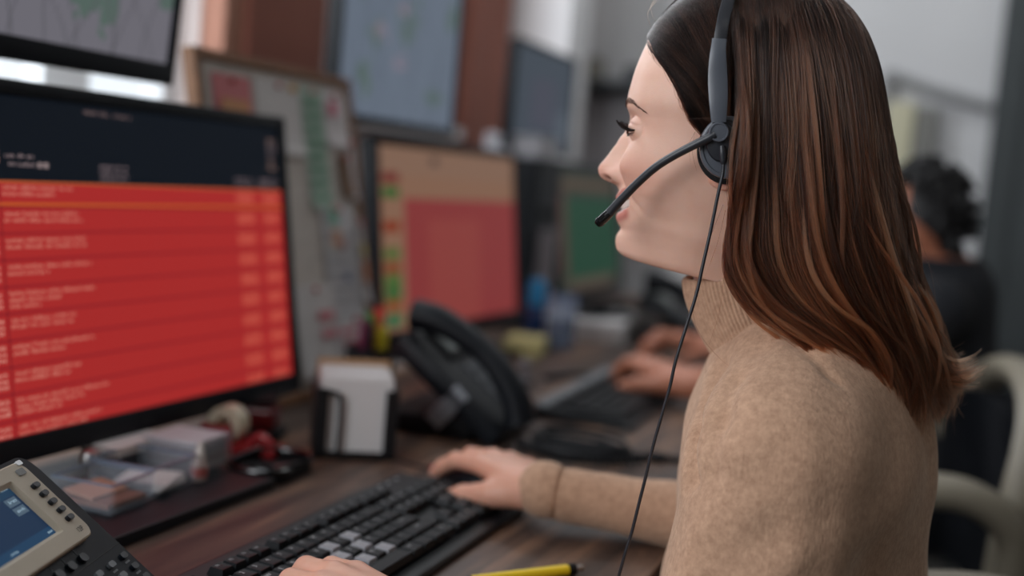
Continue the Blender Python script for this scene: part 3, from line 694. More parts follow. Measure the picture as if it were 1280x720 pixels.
def keyboard(label, loc, rz, legends, pale=(), strip=False, U=0.0187, mkey=m_kc):
    """local x runs along the keys from Esc to the number pad, y from the user to the back"""
    L = U * 22.65
    t = thing('keyboard', label, 'keyboard', loc, rz)
    D = 0.150
    def slope(y): return 0.012 + 0.055 * (y + D / 2) * 1.0
    pr_ = [(-D / 2, 0.0), (D / 2, 0.0), (D / 2, slope(D / 2)), (-D / 2, slope(-D / 2) - 0.004)]
    mb = MB()
    for yk, zk in pr_: pass
    x0, x1 = -0.010, L + 0.010
    vs = [(x, y, z) for x in (x0, x1) for y, z in pr_]
    mb.add(vs, [(3, 2, 1, 0), (4, 5, 6, 7), (0, 1, 5, 4), (1, 2, 6, 5), (2, 3, 7, 6), (3, 0, 4, 7)])
    o = mb.build('case', m_kb, t); bv = o.modifiers.new('bevel', 'BEVEL'); bv.width = 0.004; bv.segments = 3
    if strip:
        MB().add([(x0, 0.058, slope(0.058) + 0.0005), (x1, 0.058, slope(0.058) + 0.0005), (x1, D / 2 - 0.001, slope(D / 2) + 0.004), (x0, D / 2 - 0.001, slope(D / 2) + 0.004), (x0, 0.058, slope(0.058) - 0.004), (x1, 0.058, slope(0.058) - 0.004), (x1, D / 2 - 0.001, slope(D / 2) - 0.004), (x0, D / 2 - 0.001, slope(D / 2) - 0.004)], [(0, 1, 2, 3), (4, 7, 6, 5), (0, 4, 5, 1), (1, 5, 6, 2), (2, 6, 7, 3), (3, 7, 4, 0)]).build('grey_strip', M('strip_grey', rgb(104, 106, 110), rough=0.4), t)
    leg = MB()
    for ri, row in enumerate(ROWS):
        y = 0.048 - ri * U - (0.004 if ri else 0.0) + (-0.004 if strip else 0)
        x = 0.0; z = slope(y) + 0.0005
        for txt, w_ in row:
            if txt is not None:
                cx = x + w_ * U / 2
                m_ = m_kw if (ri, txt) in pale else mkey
                k = link(bpy.data.objects.new('key', key_mesh(w_ * U - 0.0016, (U if ri else U * 0.9) - 0.0016, 0.0065, m_)), t)
                k.location = (cx, y, z); k.rotation_euler = (0.055, 0, 0)
                if legends and txt:
                    if txt not in _txt: _txt[txt] = text_geo(txt, 0.0062 if len(txt) < 2 else 0.0042)
                    vs, fs = _txt[txt]
                    leg.add([(cx - 0.0015 + a, y + 0.002 + b, z + 0.00665 + 0.055 * b + 0.0002) for a, b, c in vs], fs)
            x += w_ * U
    if legends: tag(leg.build('legends', m_leg, t), kind='stuff')
    if legends:
        for k in range(3): MB().box(L - 0.065 + 0.02 * k, L - 0.061 + 0.02 * k, 0.063, 0.065, slope(0.064), slope(0.064) + 0.0006).build('status_lamp', m_leg, t)
    return t
# near keyboard: its right end is at (-0.47, 1.215); x axis along world +Y
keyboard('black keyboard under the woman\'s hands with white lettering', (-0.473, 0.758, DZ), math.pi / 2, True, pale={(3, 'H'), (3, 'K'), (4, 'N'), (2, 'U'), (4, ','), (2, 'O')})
MB0 = MB().tube([(-0.545, 0.98, DZ + 0.01), (-0.60, 1.0, DZ + 0.004), (-0.68, 1.08, DZ + 0.004), (-0.80, 1.20, DZ + 0.004)], 0.0022, 8, smooth=6)
keyboard('dark far keyboard with a grey top strip beside the second operator\'s hand', (-0.487, 1.69, DZ), math.pi / 2 + 0.03, False, strip=True, U=0.0182)

# ================================================================ MOUSE
mt = thing('computer_mouse', 'black mouse under the woman\'s right hand past the keyboard', 'mouse', (-0.478, 1.238, DZ), math.atan2(0.57, -0.82))
vs = []; fs = []; n, m_ = 20, 24
for i in range(n + 1):
    a = -1 + 2 * i / n
    wd = 0.030 * (1 - abs(a) ** 3.2) ** 0.5 * (1.0 - 0.10 * a) + 0.0001; ht = 0.034 * (1 - abs((a + 0.15) / 1.15) ** 2.4) ** 0.6 + 0.0001
    for k in range(m_ + 1):
        th = math.pi * k / m_; c = math.cos(th); s_ = math.sin(th)
        vs.append((a * 0.052, wd * math.copysign(abs(c) ** 0.8, c), 0.002 + ht * s_ ** 0.7))
for i in range(n):
    for k in range(m_): fs.append((i * (m_ + 1) + k, (i + 1) * (m_ + 1) + k, (i + 1) * (m_ + 1) + k + 1, i * (m_ + 1) + k + 1))
MB().add(vs, fs).build('shell', m_blk, mt, smooth=True)
MB().plate(rrect(-0.050, 0.050, -0.028, 0.028, 0.02, 6), 0.0, 0.0025).build('sole', m_blk2, mt)
MB().lathe([(0.0095, -0.004), (0.011, -0.002), (0.011, 0.002), (0.0095, 0.004)], 20, rot=Matrix.Rotation(math.pi / 2, 3, 'X'), loc=(0.022, 0, 0.0225)).build('scroll_wheel', M('rubber_grey', rgb(60, 62, 66), rough=0.6), mt, smooth=True)
MB().tube([(0.050, 0, 0.008), (0.075, 0.002, 0.004), (0.13, 0.02, 0.003), (0.20, 0.02, 0.003)], 0.0016, 8, smooth=6).build('cable', m_blk2, mt, smooth=True)

# ================================================================ SMALL THINGS ON THE DESK
# note holder with white sheets
t = thing('note_holder', 'black wire holder packed with white note sheets beside the monitor', 'note holder', (-0.672, 1.310, DZ), math.radians(-58))
m_wire = M('black_wire', rgb(14, 16, 20), rough=0.4)
MB().box(-0.05, 0.045, -0.048, 0.048, 0.0, 0.004, 0.001).build('base', m_wire, t)
MB().box(-0.05, -0.046, -0.048, 0.048, 0.0, 0.092, 0.001).build('back_plate', m_wire, t)
for s in (-1, 1):
    MB().box(-0.05, 0.045, s * 0.048 - 0.002, s * 0.048 + 0.002, 0.0, 0.086, 0.001).build('side_plate', m_wire, t)
    MB().box(0.041, 0.045, min(s * 0.046, s * 0.034), max(s * 0.046, s * 0.034), 0.0, 0.086, 0.001).build('front_strip', m_wire, t)
MB().box(0.041, 0.045, -0.046, 0.046, 0.0, 0.010, 0.001).build('front_strip', m_wire, t)
MB().tube([(0.043, -0.020, 0.008), (0.043, -0.020, 0.070), (0.043, -0.026, 0.080), (0.043, -0.036, 0.082)], 0.0028, 8, smooth=4).build('front_wire', m_wire, t, smooth=True)
t2 = thing('note_block', 'block of white note paper inside the black wire holder', 'paper', (-0.672, 1.310, DZ + 0.0045), math.radians(-58))
for k in range(14):
    x = 0.036 - k * 0.0058
    MB().box(x - 0.0052, x, -0.043 + 0.0012 * ((k * 7) % 3), 0.043 - 0.001 * ((k * 5) % 3), 0, 0.093 + 0.0012 * ((k * 3) % 4), 0.0006).build('sheet', m_paper, t2)
t = thing('card', 'tan card standing behind the white notes in the holder', 'card', (-0.6952, 1.3472, DZ + 0.0045), math.radians(-58))
MB().box(-0.0015, 0.0015, -0.046, 0.046, 0, 0.104, 0.0005).build('card_sheet', M('tan_card', rgb(176, 140, 104), rough=0.8), t)
# pens standing in the cup behind the holder
t = thing('pen_cup', 'dark pen cup between the pin board and the second monitor', 'cup', (-0.800, 1.60, DZ))
MB().lathe([(0.034, 0), (0.036, 0.002), (0.038, 0.085), (0.0355, 0.085), (0.034, 0.006)], 28).build('cup', M('cup_smoke', rgb(34, 34, 40), rough=0.3), t, smooth=True)
pens = (('marker_pen', 'black marker at the left of the pen cup', (24, 26, 34), -0.030, 0.118, -0.05, 'pen'), ('marker_pen', 'magenta pen in the pen cup', (150, 40, 92), -0.018, 0.122, -0.03, 'pen'), ('highlighter', 'green highlighter in the pen cup', (50, 140, 60), 0.0, 0.128, 0.0, 'pen'),
        ('highlighter', 'yellow highlighter in the pen cup', (214, 190, 40), 0.012, 0.108, 0.02, 'pen'), ('highlighter', 'orange highlighter in the pen cup', (232, 130, 40), 0.019, 0.120, 0.03, 'pen'), ('highlighter', 'bright red highlighter in the pen cup', (235, 44, 36), 0.029, 0.134, 0.06, 'pen'))
for i, (nm, lb, c, dy, h, tl, ct) in enumerate(pens):
    p = thing(nm, lb, ct, (-0.800 + 0.012 * math.cos(i * 2.1), 1.60 + dy * 0.8, DZ + 0.006)); p.rotation_euler = (-tl, 0, 0)
    r_ = 0.0075 if nm == 'highlighter' else 0.005
    MB().lathe([(r_, 0), (r_, h * 0.55)], 14).build('barrel', M('pen_%d' % i, rgb(*c), rough=0.35), p, smooth=True)
    MB().lathe([(r_ * 1.12, h * 0.60), (r_ * 1.12, h - 0.003), (r_ * 0.8, h)], 14).build('cap', M('pen_cap_%d' % i, rgb(*[int(x * 0.9) for x in c]), rough=0.3), p, smooth=True)
# clear organiser on the monitor foot
m_acr = M('clear_acrylic', rgb(190, 200, 212), rough=0.08, spec=0.5, alpha=0.10)
m_acr_e = M('acrylic_edge', rgb(120, 140, 160), rough=0.15, alpha=0.6)
def acrylic(name, label, loc, rz, L, Wd, H, t_=0.003):
    o = thing(name, label, 'organiser', loc, rz)
    MB().box(-Wd / 2, Wd / 2, -L / 2, L / 2, 0, t_).build('floor_plate', m_acr, o)
    for s in (-1, 1):
        MB().box(-Wd / 2, Wd / 2, s * L / 2 - t_ / 2, s * L / 2 + t_ / 2, t_, H).build('side_wall', m_acr, o)
        MB().box(s * Wd / 2 - t_ / 2, s * Wd / 2 + t_ / 2, -L / 2 + t_, L / 2 - t_, t_, H).build('side_wall', m_acr, o)
    e = MB()
    for s in (-1, 1):
        e.box(-Wd / 2, Wd / 2, s * L / 2 - t_ * 0.6, s * L / 2 + t_ * 0.6, H, H + 0.002); e.box(s * Wd / 2 - t_ * 0.6, s * Wd / 2 + t_ * 0.6, -L / 2, L / 2, H, H + 0.002)
    e.build('rim', m_acr_e, o)
    return o
BZ = DZ + 0.0125
acrylic('desk_organiser', 'clear box with brown papers at the left end of the monitor foot', (-0.735, 0.925, BZ), 0.05, 0.064, 0.066, 0.027)
t = thing('folded_note', 'brown folded note inside the left clear box', 'paper', (-0.735, 0.925, BZ + 0.0035))
MB().box(-0.028, 0.029, -0.028, 0.028, 0, 0.005, 0.001).build('lower_leaf', M('note_brown', rgb(120, 78, 62), rough=0.6), t)
MB().box(-0.026, 0.008, -0.026, 0.026, 0.006, 0.009, 0.001, rot=Matrix.Rotation(0.12, 3, 'Y')).build('upper_leaf', M('note_tan', rgb(176, 130, 108), rough=0.6), t)
acrylic('desk_organiser', 'clear tray of white slips in the middle of the monitor foot', (-0.745, 0.998, BZ), 0.05, 0.072, 0.075, 0.028)
t = thing('paper_slips', 'loose white slips lying in the clear tray', 'paper', (-0.737, 0.996, BZ + 0.004), 0.12)
for k in range(4): MB().box(-0.026, 0.028, -0.028, 0.028, 0.0018 * k, 0.0018 * k + 0.0012, rot=Matrix.Rotation(0.07 * k, 3, 'Z')).build('slip', m_paper, t)
t = thing('paper_stack', 'bundle of pale papers sticking up behind the clear tray', 'paper', (-0.800, 1.045, DZ + 0.012), 0.1)
for k in range(6): MB().box(-0.020, 0.020, -0.045, 0.045, 0.022 + 0.0016 * k, 0.0232 + 0.0016 * k, rot=Matrix.Rotation(-0.10 + 0.05 * math.sin(k * 2.0), 3, 'Z')).build('sheet', m_paper if k % 2 else M('paper_warm', rgb(186, 176, 168), rough=0.8), t)
MB().box(-0.018, 0.018, -0.04, 0.040, 0, 0.022, 0.002).build('box', M('box_dark', rgb(36, 38, 44), rough=0.5), t)
t = thing('memo_cube', 'clear cube filled with mixed memo notes at the right of the foot', 'memo box', (-0.757, 1.087, DZ + 0.0125), 0.08)
for s in (-1, 1):
    MB().box(-0.034, 0.034, s * 0.036 - 0.0012, s * 0.036 + 0.0012, 0.0, 0.036).build('side_wall', m_acr, t)
MB().box(0.0335, 0.0355, -0.036, 0.036, 0.0, 0.036).build('side_wall', m_acr, t)
for k, c in enumerate(((110, 104, 102), (128, 120, 118), (104, 90, 84), (130, 126, 128), (112, 112, 120), (160, 160, 164), (186, 186, 192))):
    MB().box(-0.032, 0.031, -0.032, 0.032, 0.001 + 0.0050 * k, 0.0050 * (k + 1), 0.0008, rot=Matrix.Rotation(0.05 * math.sin(k * 3), 3, 'Z')).build('note_pad', M('memo_%d' % k, rgb(*c), rough=0.8), t)
t = thing('metal_knob', 'small shiny silver knob on the rear of the left clear box', 'knob', (-0.790, 0.972, BZ))
MB().lathe([(0.010, 0), (0.010, 0.004), (0.004, 0.008), (0.004, 0.014), (0.010, 0.018), (0.012, 0.025), (0.009, 0.032), (0.002, 0.035)], 24).build('knob_body', m_steel, t, smooth=True)
t = thing('dispenser_bottle', 'small clear bottle with a pointed cap between tray and memo cube', 'bottle', (-0.712, 1.047, BZ))
MB().lathe([(0.008, 0), (0.009, 0.003), (0.009, 0.018), (0.006, 0.022), (0.005, 0.024)], 20).build('bottle_body', M('bottle_pale', rgb(176, 160, 156), rough=0.2, alpha=0.75), t, smooth=True)
MB().lathe([(0.006, 0.023), (0.005, 0.030), (0.002, 0.040)], 16).build('cap', M('bottle_cap_pale', rgb(190, 184, 178), rough=0.3), t, smooth=True)
MB().lathe([(0.0093, 0.005), (0.0093, 0.015)], 20, cap=False).build('bottle_label', M('label_red_blue', rgb(150, 80, 76), rough=0.5), t, smooth=True)
# red tape dispenser with a roll
t = thing('tape_dispenser', 'red tape dispenser with a pale roll beside the monitor corner', 'tape dispenser', (-0.768, 1.215, DZ), 0.10)
rot = Matrix.Rotation(math.pi / 2, 3, 'X')
MB().box(-0.05, 0.050, -0.022, 0.022, 0, 0.014, 0.004).build('base', M('red_plastic', rgb(150, 28, 34), rough=0.25), t)
MB().box(-0.045, -0.005, -0.022, -0.018, 0.0, 0.036, 0.004).build('cheek', M('red_plastic', rgb(150, 28, 34), rough=0.25), t)
MB().box(-0.045, -0.005, 0.018, 0.022, 0.0, 0.036, 0.004).build('cheek', M('red_plastic', rgb(150, 28, 34), rough=0.25), t)
MB().lathe([(0.010, -0.012), (0.022, -0.012), (0.022, 0.012), (0.010, 0.012), (0.010, -0.012)], 28, rot=rot, loc=(-0.020, 0, 0.034), cap=False).build('tape_roll', M('tape_cream', rgb(206, 200, 176), rough=0.3), t, smooth=True)
MB().tube([(0.012, -0.01, 0.014), (0.026, -0.01, 0.026), (0.038, -0.01, 0.022), (0.044, -0.01, 0.012)], 0.005, 10, smooth=5).build('cutter_arm', M('red_pink_plastic', rgb(160, 52, 58), rough=0.2), t, smooth=True)
t = thing('hole_punch', 'red and black hole punch just behind the black tray', 'hole punch', (-0.800, 1.305, DZ), 0.3)
MB().box(-0.03, 0.03, -0.025, 0.025, 0, 0.012, 0.004).build('base', m_blk2, t)
MB().box(-0.022, 0.022, -0.02, 0.02, 0.012, 0.040, 0.006).build('body', M('dark_red', rgb(96, 24, 28), rough=0.3), t)
MB().box(-0.028, 0.026, -0.018, 0.018, 0.042, 0.050, 0.003, rot=Matrix.Rotation(-0.15, 3, 'Y')).build('lever', m_blk2, t)
t = thing('desk_tray', 'low black oval tray right of the monitor foot', 'tray', (-0.695, 1.160, DZ), 0.1)
MB().plate(rrect(-0.036, 0.036, -0.055, 0.055, 0.03, 8), 0, 0.004).build('tray_floor', m_blk2, t)
o_ = rrect(-0.036, 0.036, -0.055, 0.055, 0.03, 8); MB().tube([(x, y, 0.014) for x, y in o_] + [(o_[0][0], o_[0][1], 0.014)], 0.0035, 8).build('tray_rim', m_gloss, t, smooth=True)
wallp = MB(); n = len(o_); wallp.add([(x, y, 0.003) for x, y in o_] + [(x, y, 0.015) for x, y in o_], [(k, (k + 1) % n, n + (k + 1) % n, n + k) for k in range(n)]); wallp.build('tray_wall', m_blk2, t)
t = thing('scissors', 'closed scissors lying in the black oval tray', 'scissors', (-0.695, 1.160, DZ + 0.0045), 1.3)
MB().plate([(0, -0.004), (0.05, -0.001), (0.05, 0.001), (0, 0.004)], 0, 0.002).build('blade', m_steel, t)
for s in (-1, 1):
    MB().tube([(-0.004 - 0.014 * (1 - math.cos(a)), s * (0.002 + 0.008) + 0.008 * math.sin(a), 0.004) for a in [k * math.pi / 6 for k in range(13)]], 0.002, 6).build('handle', m_blk2, t, smooth=True)

# second desk phone with handset (black), at the foot of the second monitor
t = thing('desk_phone', 'black office phone with its handset in the cradle left of the far keyboard', 'phone', (-0.605, 1.500, DZ), math.radians(5))
def q2(p): a = math.radians(-34); return (p[0] * math.cos(a) - p[2] * math.sin(a) * -1, p[1], 0.075 + p[2] * math.cos(a) + p[0] * math.sin(a) * 1.0)
def qtf(p):                                  # face tilted towards +x
    a = math.radians(38); return (p[0] * math.cos(a) + p[2] * math.sin(a), p[1], 0.078 - p[0] * math.sin(a) + p[2] * math.cos(a))
MB(qtf).box(-0.095, 0.095, -0.055, 0.125, -0.03, 0.0, 0.008).build('body', m_blk, t, smooth=True)
MB(qtf).box(-0.085, -0.03, 0.005, 0.115, 0.0, 0.008, 0.003).build('display_hood', m_blk2, t)
MB(qtf).box(-0.078, -0.04, 0.012, 0.108, 0.008, 0.010, 0.001).build('display', M('lcd_grey', rgb(92, 100, 96), rough=0.3), t)
for i in range(4):
    for j in range(3): MB(qtf).box(-0.014 + i * 0.02, -0.003 + i * 0.02, 0.03 + j * 0.022, 0.046 + j * 0.022, 0.0, 0.004, 0.001).build('key', M('phone_key_grey', rgb(74, 78, 84), rough=0.4), t)
MB(qtf).tube([(-0.105, -0.022, 0.020), (-0.07, -0.022, 0.040), (0.0, -0.022, 0.052), (0.065, -0.022, 0.040), (0.10, -0.022, 0.018)], [0.029, 0.026, 0.021, 0.025, 0.029], 16, smooth=6, flat=(0.75, 1)).build('handset', m_blk, t, smooth=True)
MB().box(-0.10, 0.03, -0.05, 0.12, 0.0, 0.03, 0.008).build('foot', m_blk2, t)
MB().box(-0.045, -0.02, -0.055, -0.045, 0.0, 0.06, 0.002, rot=Matrix.Rotation(0.7, 3, 'Y')).build('stand_leg', M('silver_leg', rgb(176, 182, 190), rough=0.3, metal=0.7), t)
pts = [(0.09 + 0.17 * k / 200 + 0.0, -0.04 + 0.0 * k + 0.006 * math.cos(k * 0.75), 0.010 + 0.006 * math.sin(k * 0.75)) for k in range(201)]
MB().tube([(x, y - 0.05 * math.sin((x - 0.09) / 0.17 * math.pi), z) for x, y, z in pts], 0.0022, 6).build('coiled_cord', m_blk2, t, smooth=True)
t = thing('cable_bundle', 'loose black cable bundle lying in front of the far keyboard', 'cable', (-0.425, 1.50, DZ))
for k in range(5):
    r_ = 0.05 + 0.006 * k
    MB().tube([(r_ * 0.9 * math.cos(a) - 0.01 + 0.01 * math.sin(3 * a + k), r_ * 0.55 * math.sin(a) + 0.01 * k - 0.02, 0.004 + 0.003 * k + 0.003 * math.sin(2 * a + k)) for a in [i * math.pi / 12 for i in range(25)]], 0.0035, 8).build('loop', m_blk2, t, smooth=True)
MB().tube([(0.03, 0.0, 0.004), (0.07, 0.03, 0.004), (0.12, 0.04, 0.004), (0.16, 0.07, 0.004)], 0.004, 8, smooth=5).build('tail', m_blk2, t, smooth=True)
MB().box(0.075, 0.10, 0.015, 0.035, 0.0, 0.012, 0.003).build('clip', m_blk2, t)
t = thing('notebook', 'white notebook lying between the note holder and the black phone', 'notebook', (-0.745, 1.475, DZ), 0.3)
MB().box(-0.045, 0.045, -0.06, 0.06, 0, 0.010, 0.001).build('pages', m_paper, t)
MB().box(-0.046, 0.046, -0.061, 0.061, 0.010, 0.0115, 0.0005).build('cover', M('cover_grey', rgb(186, 190, 200), rough=0.5), t)
MB().box(-0.046, 0.046, -0.061, 0.061, -0.0005 + 0.0005, 0.0008, 0.0002).build('back_cover', M('cover_grey', rgb(186, 190, 200), rough=0.5), t)
t = thing('remote_control', 'pale grey handset unit leaning behind the black phone', 'remote', (-0.765, 1.82, DZ), 0.45)
MB().box(-0.018, 0.018, -0.07, 0.07, 0.0, 0.022, 0.005, rot=Matrix.Rotation(0.32, 3, 'X'), loc=(0, 0, 0.035)).build('casing', M('beige_remote', rgb(120, 118, 110), rough=0.5), t)
for k in range(5): MB().box(-0.008, 0.008, -0.045 + 0.02 * k, -0.035 + 0.02 * k, 0.022, 0.025, 0.001, rot=Matrix.Rotation(0.32, 3, 'X'), loc=(0, 0, 0.035)).build('button', m_blk2, t)
MB().box(-0.016, 0.016, -0.055, 0.055, 0.0, 0.014, 0.002).build('cradle', m_blk2, t)
t = thing('sticky_notes', 'pale yellow block of sticky notes at the foot of the middle monitor', 'sticky notes', (-0.80, 2.30, DZ), 0.15)
for k in range(7): MB().box(-0.036, 0.036, -0.05, 0.05, 0.0045 * k, 0.0045 * k + 0.0042, 0.0004, rot=Matrix.Rotation(0.02 * math.sin(k * 2.2), 3, 'Z')).build('pad', M('sticky_yellow', rgb(206, 198, 140), rough=0.8), t)
# pen pots beyond: blue bottle, clear cup
t = thing('water_bottle', 'bright blue bottle standing behind the yellow sticky notes', 'bottle', (-0.83, 2.43, DZ))
MB().lathe([(0.022, 0), (0.024, 0.004), (0.024, 0.075), (0.020, 0.085)], 24).build('bottle_body', M('bottle_navy', rgb(26, 56, 104), rough=0.2), t, smooth=True)
MB().lathe([(0.0205, 0.083), (0.0205, 0.128), (0.016, 0.138), (0.004, 0.141)], 24).build('cap', M('cap_blue', rgb(28, 138, 196), rough=0.25), t, smooth=True)
t = thing('drinking_glass', 'clear glass tumbler beside the blue bottle', 'glass', (-0.765, 2.415, DZ))
MB().lathe([(0.026, 0), (0.030, 0.002), (0.034, 0.115), (0.032, 0.115), (0.028, 0.008), (0.001, 0.008)], 28, cap=False).build('tumbler', M('tumbler_glass', rgb(150, 170, 200), rough=0.05, alpha=0.35, spec=0.7), t, smooth=True)
MB().lathe([(0.027, 0.009), (0.030, 0.06)], 28).build('dark_drink', M('drink_navy', rgb(24, 36, 62), rough=0.1), t, smooth=True)
t = thing('ring_stamp', 'round pale knob of a black stamp beside the black phone', 'stamp', (-0.675, 1.945, DZ))
MB().lathe([(0.012, 0), (0.012, 0.010), (0.005, 0.014), (0.005, 0.022), (0.010, 0.028), (0.011, 0.036), (0.004, 0.042)], 20).build('stamp_handle', M('stamp_grey', rgb(120, 118, 124), rough=0.3), t, smooth=True)
MB().box(-0.016, 0.016, -0.014, 0.014, 0, 0.006, 0.001).build('stamp_block', m_blk2, t)
t = thing('pen', 'black pen lying between the stamp and the far keyboard', 'pen', (-0.63, 2.06, DZ + 0.0045), 1.1)
MB().tube([(-0.06, 0, 0), (0.05, 0, 0), (0.064, 0, 0)], [0.0045, 0.0045, 0.001], 10).build('barrel', m_blk2, t, smooth=True)
MB().box(-0.055, -0.01, -0.001, 0.001, 0.0045, 0.006).build('clip', m_steel, t)
# things on the far end of the desk
t = thing('computer_tower', 'black computer case with a grey front between the middle and green monitors', 'computer', (-1.02, 2.72, DZ))
MB().box(-0.10, 0.10, -0.09, 0.09, 0.0, 0.40, 0.006).build('case', m_blk, t)
MB().box(0.10, 0.106, -0.058, 0.075, 0.03, 0.235, 0.003).build('front_panel', M('panel_grey', rgb(116, 108, 112), rough=0.5), t)
MB().box(0.10, 0.104, -0.05, 0.06, 0.26, 0.285, 0.001).build('drive_bay', m_blk2, t)
t = thing('white_box', 'small white box sitting on top of the black computer case', 'box', (-1.0, 2.72, DZ + 0.401))
MB().box(-0.07, 0.07, -0.065, 0.065, 0.0, 0.045, 0.006).build('box_body', M('soft_white', rgb(190, 190, 196), rough=0.6), t)
MB().box(-0.071, 0.071, -0.066, 0.066, 0.045, 0.053, 0.003).build('lid', M('soft_white2', rgb(176, 176, 182), rough=0.6), t)
t = thing('paper_pile', 'pile of white papers in front of the green monitor', 'paper', (-0.80, 2.73, DZ), 0.15)
for k in range(9): MB().box(-0.10, 0.10, -0.15, 0.15, 0.005 * k, 0.005 * k + 0.0042, rot=Matrix.Rotation(0.04 * math.sin(k * 1.7), 3, 'Z')).build('sheet', m_paper if k % 3 else M('paper_warm', rgb(186, 176, 168), rough=0.8), t)
t = thing('stapler', 'black stapler lying on the pile of white papers', 'stapler', (-0.75, 2.70, DZ + 0.046), 0.9)
MB().box(-0.07, 0.07, -0.018, 0.018, 0, 0.010, 0.003).build('base', m_blk2, t)
MB().box(-0.07, 0.065, -0.015, 0.015, 0.014, 0.034, 0.006, rot=Matrix.Rotation(-0.1, 3, 'Y')).build('arm', m_blk, t)
MB().box(-0.07, -0.05, -0.015, 0.015, 0.008, 0.02, 0.002).build('hinge', m_steel, t)
t = thing('desk_phone', 'far black phone with raised handset beyond the microphone tip', 'phone', (-0.60, 2.80, DZ), 0.15)
def rtf(p):
    a = math.radians(30); return (p[0] * math.cos(a) + p[2] * math.sin(a), p[1], 0.07 - p[0] * math.sin(a) + p[2] * math.cos(a))
MB(rtf).box(-0.09, 0.09, -0.09, 0.09, -0.03, 0.0, 0.008).build('body', m_blk, t, smooth=True)
MB(rtf).tube([(-0.10, -0.06, 0.02), (-0.05, -0.06, 0.045), (0.05, -0.06, 0.045), (0.10, -0.06, 0.02)], [0.03, 0.022, 0.022, 0.03], 14, smooth=5).build('handset', m_blk, t, smooth=True)
MB(rtf).box(-0.075, -0.02, -0.02, 0.075, 0.0, 0.006, 0.002).build('display', M('lcd_grey', rgb(92, 100, 96), rough=0.3), t)
for i in range(4):
    for j in range(3): MB(rtf).box(-0.005 + i * 0.02, 0.006 + i * 0.02, -0.01 + j * 0.024, 0.006 + j * 0.024, 0.0, 0.004, 0.001).build('key', M('phone_key_grey', rgb(74, 78, 84), rough=0.4), t)
MB().box(-0.09, 0.04, -0.085, 0.085, 0.0, 0.03, 0.008).build('foot', m_blk2, t)
t = thing('file_tray', 'stacked grey letter tray at the far end of the desk', 'tray', (-0.62, 3.36, DZ))
for k in range(3):
    MB().box(-0.16, 0.16, -0.12, 0.12, 0.05 * k, 0.05 * k + 0.004, 0.001).build('tray_floor', M('tray_grey', rgb(150, 154, 158), rough=0.5), t)
    MB().box(-0.14, 0.14, -0.10, 0.10, 0.05 * k + 0.005, 0.05 * k + 0.022, 0.001).build('paper_sheaf', m_paper, t)
for sx in (-0.155, 0.155):
    for sy in (-0.115, 0.115): MB().box(sx - 0.004, sx + 0.004, sy - 0.004, sy + 0.004, 0, 0.14).build('post', m_duct, t)
# yellow pen at the bottom of the view
t = thing('ballpoint_pen', 'yellow pen with a black and chrome end at the bottom edge', 'pen', (-0.296, 1.018, DZ + 0.006), math.atan2(0.047, 0.037))
MB().tube([(-0.10, 0, 0), (0.000, 0, 0)], 0.0052, 14).build('barrel', M('yellow_barrel', rgb(226, 196, 28), rough=0.3), t, smooth=True)
MB().tube([(0.0, 0, 0), (0.008, 0, 0)], 0.0056, 14).build('ring', m_blk2, t, smooth=True)
MB().tube([(0.008, 0, 0), (0.016, 0, 0), (0.018, 0, 0)], [0.0030, 0.0034, 0.0020], 12).build('push_button', m_steel, t, smooth=True)
MB().tube([(-0.112, 0, 0), (-0.10, 0, 0)], [0.001, 0.005], 12).build('tip', m_blk2, t, smooth=True)

